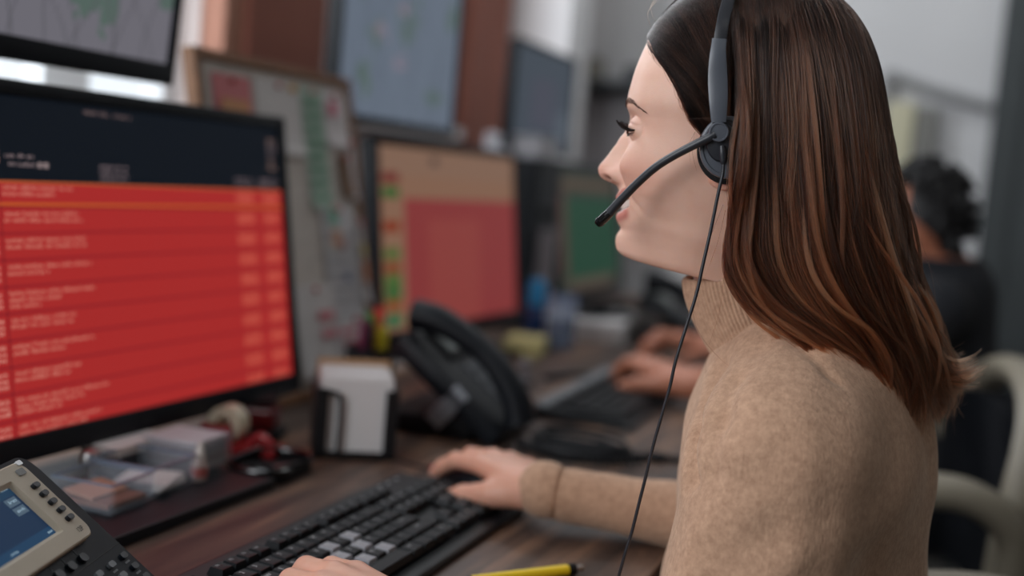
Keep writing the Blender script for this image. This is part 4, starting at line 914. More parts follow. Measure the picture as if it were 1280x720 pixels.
# ================================================================ CHAIRS
def office_chair(label, loc, rz, zs=0.0, top=0.88, back_x=0.0):
    t = thing('office_chair', label, 'chair', loc, rz)          # faces local -x
    cream = M('chair_cream', rgb(130, 123, 108), rough=0.45); navy = M('chair_navy', rgb(8, 11, 17), rough=0.95, spec=0.15, var=0.2, vscale=80)
    MB().box(-0.22, 0.22, -0.23, 0.23, 0.43, 0.50, 0.03).build('seat', navy, t, smooth=True)
    n = 16; arc = []
    for k in range(n + 1):                                         # back rim: cream hoop round the cushion
        a = math.pi * k / n; arc.append((0.25 + 0.05 * math.sin(a), -0.235 * math.cos(a), top - 0.20 + 0.20 * math.sin(a) ** 0.7))
    MB().tube([(0.24, -0.235, 0.50)] + arc + [(0.24, 0.235, 0.50)], 0.034, 12, flat=(1, 0.7)).build('back_rim', cream, t, smooth=True)
    cz = (top - 0.02 + 0.50) / 2
    bk = MB(); vs = []; fs = []; N = 14
    for i in range(N + 1):
        for j in range(N + 1):
            y = -0.215 + 0.43 * i / N; z = 0.52 + (top - 0.045 - 0.52) * j / N
            lim = 1.0 - 0.25 * max(0, (abs(y) - 0.08) / 0.135) ** 2
            z = 0.52 + (z - 0.52) * lim
            for l in (0, 1): vs.append((0.24 + 0.05 * (1 - (y / 0.215) ** 2) * 0.8 + (0.03 if l else -0.03 * (1 - (y / 0.22) ** 4)), y, z))
    def ix(i, j, l): return (i * (N + 1) + j) * 2 + l
    for i in range(N):
        for j in range(N):
            fs += [(ix(i, j, 1), ix(i + 1, j, 1), ix(i + 1, j + 1, 1), ix(i, j + 1, 1)), (ix(i, j, 0), ix(i, j + 1, 0), ix(i + 1, j + 1, 0), ix(i + 1, j, 0))]
        fs += [(ix(i, 0, 0), ix(i + 1, 0, 0), ix(i + 1, 0, 1), ix(i, 0, 1)), (ix(i, N, 0), ix(i, N, 1), ix(i + 1, N, 1), ix(i + 1, N, 0)), (ix(0, i, 0), ix(0, i, 1), ix(0, i + 1, 1), ix(0, i + 1, 0)), (ix(N, i, 0), ix(N, i + 1, 0), ix(N, i + 1, 1), ix(N, i, 1))]
    bk.add(vs, fs).build('back_cushion', navy, t, smooth=True)
    for s in (-1, 1):
        MB().tube([(0.24, s * 0.26, 0.56), (0.235, s * 0.27, 0.665), (0.16, s * 0.275, 0.715), (0.04, s * 0.275, 0.70), (-0.06, s * 0.275, 0.64), (-0.11, s * 0.265, 0.55), (-0.12, s * 0.24, 0.47)], 0.031, 12, smooth=6, flat=(0.8, 1)).build('armrest', cream, t, smooth=True)
    MB().lathe([(0.035, 0.10), (0.035, 0.25), (0.022, 0.26), (0.022, 0.44)], 16).build('column', m_blk2, t, smooth=True)
    for k in range(5):
        a = k * 2 * math.pi / 5
        MB().tube([(0, 0, 0.11), (0.28 * math.cos(a), 0.28 * math.sin(a), 0.065)], [0.026, 0.018], 8).build('base_arm', m_blk2, t, smooth=True)
        c = MB().lathe([(0.027, -0.012), (0.028, 0), (0.027, 0.012)], 14, rot=Matrix.Rotation(math.pi / 2, 3, 'X'), loc=(0.28 * math.cos(a), 0.28 * math.sin(a), 0.028)).build('castor', m_blk2, t, smooth=True)
    return t
office_chair('cream rimmed chair with dark cushions behind the woman\'s back', (-0.172, 2.01, 0), math.radians(13), top=0.862)
office_chair('the woman\'s own dark chair hidden below her back', (-0.06, 1.03, 0), 0.0, top=0.70)

# ================================================================ THE WOMAN
def ray(px, py): return MW @ (np.array([px - 640.0, py - 360.0, F_PX]) / F_PX)
CAMV = np.array(CAM)
r0 = ray(850, 160); H0 = CAMV + r0 * 0.98; r0 = r0 / np.linalg.norm(r0)
xr = MW[:, 0] - r0 * r0.dot(MW[:, 0]); xr /= np.linalg.norm(xr)
yd = np.cross(r0, xr)
S = 0.98 / F_PX * 1.005
def HW(A):                                 # head frame (x back, y down, n to her right; units of 0.66 mm) to world
    A = np.asarray(A, float)
    return H0 + S * ((A[..., 0:1] - 850) * xr + (A[..., 1:2] - 160) * yd + A[..., 2:3] * r0)
def LC(A):                                 # same, for features set out on her left side: undo the nearer distance
    A = np.array(A, float); k = 1 + A[..., 2] * S / 0.98
    A[..., 0] = 850 + (A[..., 0] - 850) * k; A[..., 1] = 160 + (A[..., 1] - 160) * k
    return A
def interp_keys(keys, t):
    keys = np.array(keys, float); T = keys[:, 0]; out = []
    for c in range(1, keys.shape[1]):
        y = keys[:, c]; m = np.zeros(len(y)); d = np.diff(y) / np.diff(T)
        for i in range(1, len(y) - 1): m[i] = 0 if d[i - 1] * d[i] <= 0 else 2 * d[i - 1] * d[i] / (d[i - 1] + d[i])
        m[0], m[-1] = d[0], d[-1]
        i = np.clip(np.searchsorted(T, t) - 1, 0, len(T) - 2); h = T[i + 1] - T[i]; u = (t - T[i]) / h
        out.append((2 * u**3 - 3 * u**2 + 1) * y[i] + (u**3 - 2 * u**2 + u) * h * m[i] + (-2 * u**3 + 3 * u**2) * y[i + 1] + (u**3 - u**2) * h * m[i + 1])
    return np.stack(out, -1)
def gauss(x, s): return np.exp(-(x / s) ** 2)
def smooth01(x): x = np.clip(x, 0, 1); return x * x * (3 - 2 * x)

woman = thing('person', 'woman in a beige turtleneck sweater and headset smiling at the red screen', 'person', (-0.12, 1.03, 0))
WR = np.array([-0.12, 1.03, 0.0])
m_skin = bpy.data.materials.new('skin'); m_skin.use_nodes = True
nt = m_skin.node_tree; b = nt.nodes['Principled BSDF']
va = nt.nodes.new('ShaderNodeAttribute'); va.attribute_name = 'tone'
tc = nt.nodes.new('ShaderNodeTexCoord'); nz = nt.nodes.new('ShaderNodeTexNoise'); nz.inputs['Scale'].default_value = 60; nz.inputs['Detail'].default_value = 6
mx = nt.nodes.new('ShaderNodeMix'); mx.data_type = 'RGBA'; mx.blend_type = 'MULTIPLY'
cr = nt.nodes.new('ShaderNodeValToRGB'); cr.color_ramp.elements[0].position = 0.35; cr.color_ramp.elements[0].color = (0.95, 0.90, 0.88, 1); cr.color_ramp.elements[1].position = 0.6; cr.color_ramp.elements[1].color = (1, 1, 1, 1)
mx.inputs[0].default_value = 0.7
nt.links.new(tc.outputs['Object'], nz.inputs['Vector']); nt.links.new(nz.outputs['Fac'], cr.inputs['Fac'])
nt.links.new(va.outputs['Color'], mx.inputs[6]); nt.links.new(cr.outputs['Color'], mx.inputs[7]); nt.links.new(mx.outputs[2], b.inputs['Base Color'])
b.inputs['Roughness'].default_value = 0.47; b.inputs['Specular IOR Level'].default_value = 0.45
b.inputs['Subsurface Weight'].default_value = 0.25; b.inputs['Subsurface Radius'].default_value = (0.010, 0.004, 0.002); b.inputs['Subsurface Scale'].default_value = 0.5
nf = nt.nodes.new('ShaderNodeTexNoise'); nf.inputs['Scale'].default_value = 900; nf.inputs['Detail'].default_value = 3
bp = nt.nodes.new('ShaderNodeBump'); bp.inputs['Strength'].default_value = 0.18; bp.inputs['Distance'].default_value = 0.0006
nt.links.new(tc.outputs['Object'], nf.inputs['Vector']); nt.links.new(nf.outputs['Fac'], bp.inputs['Height']); nt.links.new(bp.outputs['Normal'], b.inputs['Normal'])
SKIN = np.array(rgb(222, 180, 160)[:3])

# ---- head: rings from crown to neck, each between a front and a back profile point
HK = [ # t, Fx, Fy, Bx, By, half width, front exponent, widest position
 (0, 926, -16, 936, -16, 5, 2.0, .5), (1, 880, -7, 985, -8, 60, 2.0, .5), (2, 846, 10, 1018, 12, 86, 2.1, .48), (3, 818, 38, 1042, 46, 103, 2.2, .47),
 (4, 803, 66, 1054, 82, 111, 2.3, .46), (5, 791, 98, 1061, 118, 114, 2.45, .45), (6, 785, 127, 1062, 150, 113, 2.5, .44), (7, 788.5, 147, 1060, 172, 110, 2.5, .44),
 (8, 790, 165, 1056, 196, 108, 2.45, .44), (9, 787, 190, 1050, 222, 106, 2.35, .44), (10, 781, 214, 1040, 250, 102, 2.2, .44), (11, 775.5, 235, 1030, 272, 96, 2.05, .44),
 (12, 775.5, 246, 1022, 288, 92, 1.95, .44), (13, 775, 258, 1015, 300, 88, 1.8, .44), (14, 774.5, 271, 1005, 314, 84, 1.7, .44), (15, 774, 284, 998, 324, 79, 1.6, .44),
 (16, 773.5, 298, 990, 336, 73, 1.55, .45), (17, 774, 311, 985, 346, 68, 1.55, .45), (18, 783, 321, 983, 354, 64, 1.6, .46), (19, 802, 324.5, 982, 362, 61, 1.8, .48),
 (20, 827, 321.5, 981, 368, 59, 1.9, .5), (21, 852, 322.5, 980, 374, 57, 2.0, .5), (22, 863, 331, 980, 384, 56, 2.0, .5), (23, 869, 344, 981, 398, 56, 2.0, .5), (24, 880, 390, 988, 440, 60, 2.0, .5), (25, 895, 450, 1000, 490, 70, 2.0, .5)]
NR, NS = 300, 280
tt = np.linspace(0, 25, NR); tt = np.sort(np.concatenate([tt, np.linspace(6, 19, 110)]))
NR = len(tt)
kk = interp_keys(HK, tt)
th = np.linspace(-1, 1, NS, endpoint=False); th = np.sign(th) * np.abs(th) ** 1.35 * math.pi      # denser at the front midline
c, s_ = np.cos(th), np.sin(th)
Fx, Fy, Bx, By, Wd, Ex, Mp = [kk[:, i:i + 1] for i in range(7)]
Cx, Cy = Fx + Mp * (Bx - Fx), Fy + Mp * (By - Fy)
pw = np.where(c[None] > 0, 2 / Ex, 1.0)
ff = np.abs(c)[None] ** pw
sg = np.sign(s_)[None] * np.abs(s_)[None] ** np.where(c[None] > 0, 2 / Ex, 0.95)
X = np.where(c[None] > 0, Cx + (Fx - Cx) * ff, Cx + (Bx - Cx) * ff)
Y = np.where(c[None] > 0, Cy + (Fy - Cy) * ff, Cy + (By - Cy) * ff)
N = Wd * sg + 0 * X
front = (c[None] > 0) & (tt[:, None] > 4) & (tt[:, None] < 19.5)
fw = np.where(front, smooth01((c[None] - 0.05) / 0.3), 0.0)
aN = np.abs(N)
# eye sockets, brows, cheeks
dx = np.zeros_like(X)
dx += 5.5 * gauss(Y - 156, 13) * gauss(aN - 44, 26)
dx -= 2.5 * gauss(Y - 134, 9) * gauss(aN - 38, 26)
dx -= 15.5 * np.where(Y < 204, gauss(Y - 204, 27), gauss(Y - 204, 21)) * np.where(aN < 50, gauss(aN - 50, 15), gauss(aN - 50, 30))
dx += 3.0 * gauss(Y - 250, 16) * gauss(aN - 66, 14)
# eyelid: the ball of the eye pushes the skin out
EC = np.array([806.5, 162.0, 46.0]); ER = 17.5
rr = np.sqrt((Y - EC[1]) ** 2 + (aN - EC[2]) ** 2)
lid = EC[0] - np.sqrt(np.maximum((ER + 1.6) ** 2 - rr ** 2, 0))
inside = smooth01((ER + 4 - rr) / 7.0)
X1 = X + dx * fw
X1 = np.where(front, X1 * (1 - inside) + np.minimum(X1, lid) * inside, X1)
# opening between the lids
ym = 162.0 + 0.006 * (aN - 46) ** 2
slit = gauss(Y - ym, 1.5) * smooth01((14.5 - np.abs(aN - 45)) / 4.0)
X1 = X1 + np.where(front, 5.0 * slit, 0)
crease = gauss(Y - (153.5 + 0.009 * (aN - 44) ** 2), 1.5) * smooth01((20 - np.abs(aN - 46)) / 6)
X1 = X1 + np.where(front, 1.3 * crease, 0)
# nose
nk = np.array([(140, 0, 14), (150, 1.0, 12), (158, 4.0, 10.5), (165, 8.5, 11), (172, 14, 12), (180, 17.5, 13), (187, 22, 13.5), (194, 25.5, 15), (200, 29, 17), (206, 32.5, 19), (211, 33.0, 20.5), (216, 31.0, 21.5), (220, 28, 22), (224, 22.5, 22), (227, 14.5, 21), (229.5, 7.5, 19), (233, 2.5, 16), (238, 0, 14)])
prot = np.interp(Y, nk[:, 0], nk[:, 1], left=0, right=0); hwid = np.interp(Y, nk[:, 0], nk[:, 2])
X1 = X1 - np.where(front, prot * np.exp(-(aN / hwid) ** 2.3), 0)
ala = gauss(Y - 217, 9) * gauss(aN - 22, 7.5)
X1 = X1 - np.where(front, 7.5 * ala, 0)
X1 = X1 + np.where(front, 3.0 * gauss(Y - 214, 12) * gauss(aN - 33, 5.5), 0)
nost = gauss(Y - 221.5, 3.2) * gauss(aN - 15, 5.0)
X1 = X1 + np.where(front, 7.0 * nost, 0)
# smile fold from the wing of the nose past the mouth corner
fold_n = 33 + (Y - 216) * 0.50
fold = gauss(aN - fold_n, 4.5) * smooth01((Y - 212) / 12) * smooth01((272 - Y) / 22)
X1 = X1 + np.where(front, 3.2 * fold, 0)
# lips and the open smile
yM = 259.0 - 0.0062 * aN ** 2
inm = smooth01((47 - aN) / 9)
up = gauss(Y - (yM - 12), 6.0) * inm; lo_ = gauss(Y - (yM + 12.5), 6.5) * smooth01((42 - aN) / 9)
X1 = X1 - np.where(front, 4.2 * up + 2.6 * lo_, 0)
gap = np.exp(-np.abs((Y - yM) / 5.6) ** 4) * smooth01((43 - aN) / 7)
X1 = X1 + np.where(front, 11.0 * gap, 0)
X1 = X1 - np.where(front, 2.0 * gauss(Y - 303, 12) * gauss(aN, 20), 0)
X1 = X1 + np.where(front, 4.0 * gauss(Y - 286, 6) * gauss(aN, 24), 0)
X1 = X1 + np.where(front, 2.0 * gauss(aN - 38, 5) * gauss(Y - 247, 6), 0)
head_pts = np.stack([X1, Y, N], -1)
# colour of the skin, lips, painted shade at brows, lid creases and nostrils
tone = np.tile(SKIN, X1.shape + (1,)).astype(float)
def blend(mask, col):
    global tone
    tone = tone * (1 - mask[..., None]) + np.array(rgb(*col)[:3]) * mask[..., None]
FM = front.astype(float)
blend(FM * 0.40 * gauss(Y - 215, 26) * gauss(aN - 62, 26), (212, 138, 118))
blend(FM * 0.45 * gauss(Y - 214, 12) * gauss(aN, 24) * (prot > 10), (214, 142, 124))
blend(FM * np.clip(up * 1.25 * (Y > yM - 17), 0, 0.75), (186, 106, 98))
blend(FM * np.clip(lo_ * 1.15, 0, 0.75), (190, 108, 100))
blend(FM * np.clip(gap * 1.5, 0, 1) * 0.95, (104, 42, 40))
blend(FM * np.clip(nost * 1.3, 0, 1) * 0.9, (84, 34, 28))
blend(FM * np.clip(slit * 1.4, 0, 1) * 0.8, (120, 66, 56))
blend(FM * crease * 0.5, (170, 112, 96))
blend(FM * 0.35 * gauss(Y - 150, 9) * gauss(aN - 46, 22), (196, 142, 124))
def head_faces():
    i = np.arange(NR - 1)[:, None]; j = np.arange(NS)[None]; j2 = (j + 1) % NS
    return np.stack([i * NS + j, (i + 1) * NS + j, (i + 1) * NS + j2, i * NS + j2], -1).reshape(-1, 4)
VB, FB, TB = [], [], []
def add_body(v, f, tn):
    o = sum(len(x) for x in VB); VB.append(np.asarray(v)); FB.extend([tuple(int(a) + o for a in q) for q in f]); TB.append(np.broadcast_to(tn, (len(v), 3)))
add_body(HW(head_pts).reshape(-1, 3), head_faces(), tone.reshape(-1, 3))
FB.append(tuple(range(NS)))
# ears (their lobes show under the ear cup)
for sgn in (-1, 1):
    def ear(P):
        d = sd_ell(P, (902, 196, sgn * 108), (20, 36, 7)); d = np.maximum(d, -sd_ell(P, (904, 190, sgn * 117), (13, 26, 7)))
        return smin(d, sd_ell(P, (892, 216, sgn * 106), (9, 11, 5)), 6)
    v, f = surface_nets(ear, (875, 150, sgn * 108 - 16), (930, 245, sgn * 108 + 16), 1.6)
    add_body(HW(v), f, np.array(rgb(216, 160, 140)[:3]))

# ---- hands
def hand(wrist, elbow, d, cr, up, size, curls, thumb):
    """wrist point, direction to the fingers, direction across towards the little finger, up. curls: four lists of (along, across, up) joints from the knuckle"""
    w = np.array(wrist, float); d = np.array(d, float); d /= np.linalg.norm(d); cr = np.array(cr, float); cr -= d * cr.dot(d); cr /= np.linalg.norm(cr); up = np.array(up, float); up -= d * up.dot(d) + cr * up.dot(cr); up /= np.linalg.norm(up)
    def T(p): return w + size * (p[0] * d + p[1] * cr + p[2] * up)
    prims = []
    kn = [(0.088, -0.024, 0.010), (0.092, -0.004, 0.013), (0.087, 0.015, 0.010), (0.078, 0.032, 0.004)]
    for k, q in enumerate(kn):
        prims.append((T((0.0, -0.010 + 0.008 * k, 0.0)), T(q), 0.0165 * size, 0.0115 * size, 0.010))
    prims.append((np.array(elbow) * 0.25 + w * 0.75, T((0.01, 0, 0)), 0.021 * size, 0.021 * size, 0.012))
    prims.append((T((0.02, -0.016, -0.006)), T(thumb[0]), 0.017 * size, 0.0145 * size, 0.012))
    for a, b_, ra, rb in zip(thumb[:-1], thumb[1:], (0.0135, 0.0110), (0.0108, 0.0085)):
        prims.append((T(a), T(b_), ra * size, rb * size, 0.004))
    rad = [(0.0108, 0.0092, 0.0085, 0.0070), (0.0110, 0.0094, 0.0086, 0.0070), (0.0104, 0.0088, 0.0080, 0.0066), (0.0092, 0.0078, 0.0070, 0.0058)]
    for k in range(4):
        J = [kn[k]] + curls[k]
        for i in range(3): prims.append((T(J[i]), T(J[i + 1]), rad[k][i] * size, rad[k][i + 1] * size, 0.0035))
    allp = np.array([p[0] for p in prims] + [p[1] for p in prims]); lo, hi = allp.min(0) - 0.03, allp.max(0) + 0.03
    def fn(P):
        D = None
        for a, b_, ra, rb, k in prims:
            q = sd_cone(P, a, b_, ra, rb); D = q if D is None else smin(D, q, k * size)
        return D
    v, f = surface_nets(fn, lo, hi, 0.0017)
    return v, f, T
# her right hand over the mouse
dR = (-0.82, 0.57, -0.03); cR = (0.57, 0.82, 0)
cur = [[(0.127, -0.030, 0.006), (0.150, -0.032, -0.006), (0.166, -0.032, -0.017)], [(0.134, -0.006, 0.008), (0.158, -0.006, -0.006), (0.174, -0.006, -0.018)],
       [(0.125, 0.020, 0.002), (0.147, 0.022, -0.014), (0.158, 0.022, -0.026)], [(0.106, 0.040, -0.004), (0.122, 0.044, -0.018), (0.132, 0.045, -0.028)]]
hv, hf, TR = hand((-0.362, 1.140, 0.792), (-0.140, 1.190, 0.775), dR, cR, (0, 0, 1), 0.98, cur, [(0.045, -0.036, -0.012), (0.078, -0.050, -0.020), (0.104, -0.052, -0.028)])
add_body(hv, hf, np.array(rgb(210, 158, 136)[:3]))
# her left hand on the keys
dL = (-0.93, 0.30, -0.02); cL = (-0.30, -0.93, 0)
curL = [[(0.118, -0.026, 0.008), (0.136, -0.026, -0.010), (0.142, -0.026, -0.028)], [(0.124, -0.004, 0.011), (0.143, -0.004, -0.008), (0.149, -0.004, -0.026)],
        [(0.117, 0.018, 0.008), (0.135, 0.020, -0.010), (0.141, 0.020, -0.026)], [(0.100, 0.038, 0.002), (0.114, 0.041, -0.010), (0.120, 0.042, -0.024)]]
lv, lf, TL = hand((-0.323, 0.747, 0.788), (-0.128, 0.850, 0.72), dL, cL, (0, 0, 1), 0.95, curL, [(0.034, -0.038, -0.006), (0.055, -0.066, -0.010), (0.064, -0.094, -0.016)])
add_body(lv, lf, np.array(rgb(210, 158, 136)[:3]))
# torso, arms and legs under the clothes
body_prims = [((-0.125, 1.03, 0.975), (-0.09, 1.03, 0.60), 0.045, 0.085), ((-0.10, 0.92, 0.905), (-0.10, 1.14, 0.905), 0.035, 0.035), ((-0.09, 1.03, 0.60), (-0.09, 1.03, 0.55), 0.11, 0.12),
              ((-0.106, 0.896, 0.90), (-0.125, 0.87, 0.72), 0.036, 0.030), ((-0.125, 0.87, 0.72), (-0.325, 0.750, 0.786), 0.032, 0.021),
              ((-0.11, 1.155, 0.91), (-0.14, 1.19, 0.775), 0.036, 0.028), ((-0.14, 1.195, 0.775), (-0.362, 1.140, 0.790), 0.030, 0.019),
              ((-0.09, 0.94, 0.56), (-0.50, 0.93, 0.56), 0.080, 0.055), ((-0.09, 1.12, 0.56), (-0.50, 1.13, 0.56), 0.080, 0.055),
              ((-0.50, 0.93, 0.55), (-0.46, 0.93, 0.10), 0.050, 0.034), ((-0.50, 1.13, 0.55), (-0.46, 1.13, 0.10), 0.050, 0.034),
              ((-0.45, 0.93, 0.045), (-0.62, 0.93, 0.035), 0.035, 0.028), ((-0.45, 1.13, 0.045), (-0.62, 1.13, 0.035), 0.035, 0.028)]
def bodyf(P):
    D = None
    for a, b_, ra, rb in body_prims:
        q = sd_cone(P, a, b_, ra, rb); D = q if D is None else smin(D, q, 0.03)
    return D
v, f = surface_nets(bodyf, (-0.70, 0.72, 0.0), (0.06, 1.32, 1.06), 0.012)
add_body(v, f, SKIN)
bv = np.concatenate(VB) - WR
body = np_mesh('body', bv, FB, m_skin, woman)
ca = body.data.color_attributes.new('tone', 'FLOAT_COLOR', 'POINT')
tn = np.concatenate([np.concatenate(TB), np.ones((len(bv), 1))], 1).astype(np.float32)
ca.data.foreach_set('color', tn.ravel())
# red nails
m_nail = M('nail_dark_red', rgb(120, 12, 26), rough=0.15, coat=0.5)
for T_, tips in ((TR, [(0.168, -0.032, -0.012), (0.176, -0.006, -0.013)]), (TL, [(0.144, -0.026, -0.022), (0.151, -0.004, -0.020), (0.143, 0.020, -0.020), (0.122, 0.042, -0.018), (0.068, -0.098, -0.010)])):
    for tp in tips:
        p = T_(tp) - WR
        MB().ball(tuple(p), (0.0060, 0.0052, 0.0055), 12, 8).build('nail', m_nail, woman, smooth=True)

# ---- eyes, lashes, brows, teeth
for sgn in (-1, 1):
    cen = HW(np.array([EC[0], EC[1], sgn * 46.0])) - WR
    eye = MB().ball(tuple(cen), ER * S, 28, 18).build('eye', M('eye_white', rgb(214, 204, 200), rough=0.15), woman, smooth=True)
    ip = HW(np.array([EC[0] - ER * 0.80, EC[1] + 2, sgn * 45.0])) - WR
    MB().ball(tuple(ip), 7.4 * S, 20, 12).build('iris', M('iris_brown', rgb(70, 44, 30), rough=0.1), eye, smooth=True)
def hairlets(name, roots, tips, r0_, r1_, m, bend=(0, 0, 0), parent=None, seg=5):
    mb = MB()
    for a, b_ in zip(roots, tips):
        a, b_ = np.array(a, float), np.array(b_, float); P = []
        for k in range(seg + 1):
            t = k / seg; P.append(tuple(HW(a + (b_ - a) * t + np.array(bend) * (t * (1 - t) * 4)) - WR))
        mb.tube(P, [(r0_ + (r1_ - r0_) * k / seg) * S for k in range(seg + 1)], 5)
    return mb.build(name, m, parent, smooth=True)
m_lash = M('lash_black', rgb(14, 11, 12), rough=0.4)
FRONT = np.where(front & (c[None] > 0.1))
FP = head_pts[FRONT]
def surf(y, n):
    i = np.argmin((FP[:, 1] - y) ** 2 + (FP[:, 2] - n) ** 2); return FP[i, 0]
for sgn in (-1, 1):
    ro, ti = [], []
    for k in range(60):
        n_ = 31 + 31 * k / 59 + RNG.normal(0, 0.4); y_ = 160.5 + 0.006 * (n_ - 46) ** 2
        x_ = EC[0] - math.sqrt(max((ER + 1.0) ** 2 - (n_ - 46) ** 2 - (y_ - 162) ** 2, 10)) - 1
        ro.append((x_, y_, sgn * n_)); l = 0.75 + 0.35 * math.sin(math.pi * k / 59) + RNG.normal(0, 0.05)
        ti.append((x_ - 12.0 * l, y_ - 8.0 * l + RNG.normal(0, 0.7), sgn * (n_ + (n_ - 46) * 0.35)))
    hairlets('eyelashes', ro, ti, 0.85, 0.25, m_lash, (0, 4.0, 0), woman)
    ro, ti = [], []
    for k in range(22):
        n_ = 34 + 26 * k / 21; y_ = 166.0 - 0.004 * (n_ - 46) ** 2
        x_ = EC[0] - math.sqrt(max((ER + 1.0) ** 2 - (n_ - 46) ** 2 - (y_ - 162) ** 2, 10))
        ro.append((x_, y_, sgn * n_)); ti.append((x_ - 2.2, y_ + 4.0, sgn * (n_ + (n_ - 46) * 0.2)))
    hairlets('eyelashes', ro, ti, 0.45, 0.15, m_lash, (0, -0.6, 0), woman)
    ro, ti = [], []
    for k in range(300):
        t = RNG.random() ** 0.9; n_ = 13 + 62 * t
        yc = np.interp(t, [0, 0.45, 0.7, 1], [133, 126.5, 128, 140]); wd = np.interp(t, [0, 0.15, 0.6, 1], [3.5, 4.2, 2.6, 0.8])
        y_ = yc + RNG.uniform(-wd, wd); x_ = surf(y_, sgn * n_)
        n2 = n_ + 6; y2 = y_ - 2.0 + 6 * t * 0.8; x2 = surf(y2, sgn * n2) - 1.6
        ro.append((x_ + 0.5, y_, sgn * n_)); ti.append((x2, y2, sgn * n2))
    hairlets('eyebrow', ro, ti, 0.26, 0.08, M('brow_brown', rgb(98, 70, 58), rough=0.6), (-0.6, 0, 0), woman, 3)
tm = MB(); nT = 24; vs = []; fs = []
for i in range(nT + 1):
    n_ = -38 + 76 * i / nT; y0_ = 259 - 0.0062 * n_ * n_; x_ = 777.5 + 0.0095 * n_ * n_
    for (dy, dx_) in ((-8, 1.5), (-3, 0), (1.5, 0.3), (3.4, 1.6)):
        vs.append(tuple(HW(np.array([x_ + dx_ + 0.5 * abs(math.sin(n_ * 0.36)), y0_ + dy, n_])) - WR))
for i in range(nT):
    for k in range(3): fs.append((i * 4 + k, i * 4 + k + 1, (i + 1) * 4 + k + 1, (i + 1) * 4 + k))
tm.add(vs, fs).build('teeth', M('tooth_white', rgb(226, 214, 204), rough=0.2), woman, smooth=True)

# ---- sweater
def ypix(px, py, yy):
    v = ray(px, py); return CAMV + v * yy / v[1]
m_knit = bpy.data.materials.new('beige_knit'); m_knit.use_nodes = True
def knit_nodes(m, ribs=False):
    nt = m.node_tree; b = nt.nodes['Principled BSDF']; b.inputs['Roughness'].default_value = 0.92; b.inputs['Specular IOR Level'].default_value = 0.2
    b.inputs['Sheen Weight'].default_value = 0.35; b.inputs['Sheen Roughness'].default_value = 0.5
    b.inputs['Sheen Tint'].default_value = (1.0, 0.85, 0.7, 1)
    tc = nt.nodes.new('ShaderNodeTexCoord')
    n1 = nt.nodes.new('ShaderNodeTexNoise'); n1.inputs['Scale'].default_value = 170; n1.inputs['Detail'].default_value = 8; n1.inputs['Roughness'].default_value = 0.72
    r = nt.nodes.new('ShaderNodeValToRGB'); r.color_ramp.elements[0].position = 0.36; r.color_ramp.elements[0].color = rgb(162, 127, 104); r.color_ramp.elements[1].position = 0.64; r.color_ramp.elements[1].color = rgb(190, 154, 128)
    n2 = nt.nodes.new('ShaderNodeTexNoise'); n2.inputs['Scale'].default_value = 420; n2.inputs['Detail'].default_value = 2
    mp = nt.nodes.new('ShaderNodeMapping'); mp.inputs['Scale'].default_value = (1, 1, 0.45)
    bp = nt.nodes.new('ShaderNodeBump'); bp.inputs['Strength'].default_value = 0.55; bp.inputs['Distance'].default_value = 0.0012
    nt.links.new(tc.outputs['Object'], n1.inputs['Vector']); nt.links.new(n1.outputs['Fac'], r.inputs['Fac']); nt.links.new(r.outputs['Color'], b.inputs['Base Color'])
    nt.links.new(tc.outputs['Object'], mp.inputs['Vector']); nt.links.new(mp.outputs['Vector'], n2.inputs['Vector']); nt.links.new(n2.outputs['Fac'], bp.inputs['Height']); nt.links.new(bp.outputs['Normal'], b.inputs['Normal'])
knit_nodes(m_knit)
sw_prims = [  # a, b, ra, rb, blend
 ((-0.098, 1.03, 0.90), (-0.098, 1.03, 0.66), 0.100, 0.112, 0.03),
 ((-0.10, 0.955, 0.89), (-0.10, 1.105, 0.89), 0.088, 0.088, 0.04), ((-0.10, 0.97, 0.75), (-0.10, 1.09, 0.75), 0.096, 0.096, 0.04),
 ((-0.105, 0.985, 0.955), (-0.105, 1.075, 0.955), 0.070, 0.070, 0.04),
 ((-0.108, 1.03, 0.974), (-0.105, 0.925, 0.930), 0.042, 0.058, 0.03), ((-0.108, 1.03, 0.974), (-0.115, 1.15, 0.936), 0.042, 0.056, 0.03),
 ((-0.106, 0.896, 0.908), (-0.126, 0.872, 0.70), 0.068, 0.064, 0.022),
 ((-0.126, 0.872, 0.70), (-0.325, 0.750, 0.784), 0.058, 0.030, 0.02),
 ((-0.118, 1.170, 0.935), (-0.140, 1.195, 0.775), 0.064, 0.045, 0.02),
 ((-0.140, 1.195, 0.775), (-0.364, 1.142, 0.790), 0.038, 0.0255, 0.015)]
def seg_dist(P, a, b_):
    a = np.array(a); b_ = np.array(b_); ba = b_ - a; h = np.clip(((P - a) @ ba) / (ba @ ba), 0, 1); return np.linalg.norm(P - a - h[..., None] * ba, axis=-1)
creases = []
def crease_px(pts, yy, r, dep):
    Q = [ypix(px, py, y_) for (px, py), y_ in zip(pts, yy)]
    for a, b_ in zip(Q[:-1], Q[1:]): creases.append((a, b_, r, dep))
crease_px([(975, 412), (1035, 465), (1072, 545), (1085, 610), (1075, 660), (1050, 720)], [0.93, 0.90, 0.90, 0.91, 0.92, 0.92], 0.0050, 0.0036)   # armhole seam
crease_px([(900, 462), (884, 500), (880, 545), (872, 600)], [0.93, 0.91, 0.88, 0.86], 0.009, 0.009)
crease_px([(925, 480), (905, 530), (892, 590)], [0.89, 0.86, 0.84], 0.010, 0.005)
crease_px([(985, 545), (940, 600), (902, 650), (870, 690)], [0.82, 0.81, 0.81, 0.82], 0.012, 0.010)
crease_px([(1000, 620), (960, 680), (930, 730)], [0.81, 0.81, 0.81], 0.016, 0.008)
crease_px([(1090, 440), (1130, 500), (1160, 580)], [0.97, 0.99, 1.0], 0.02, 0.004)
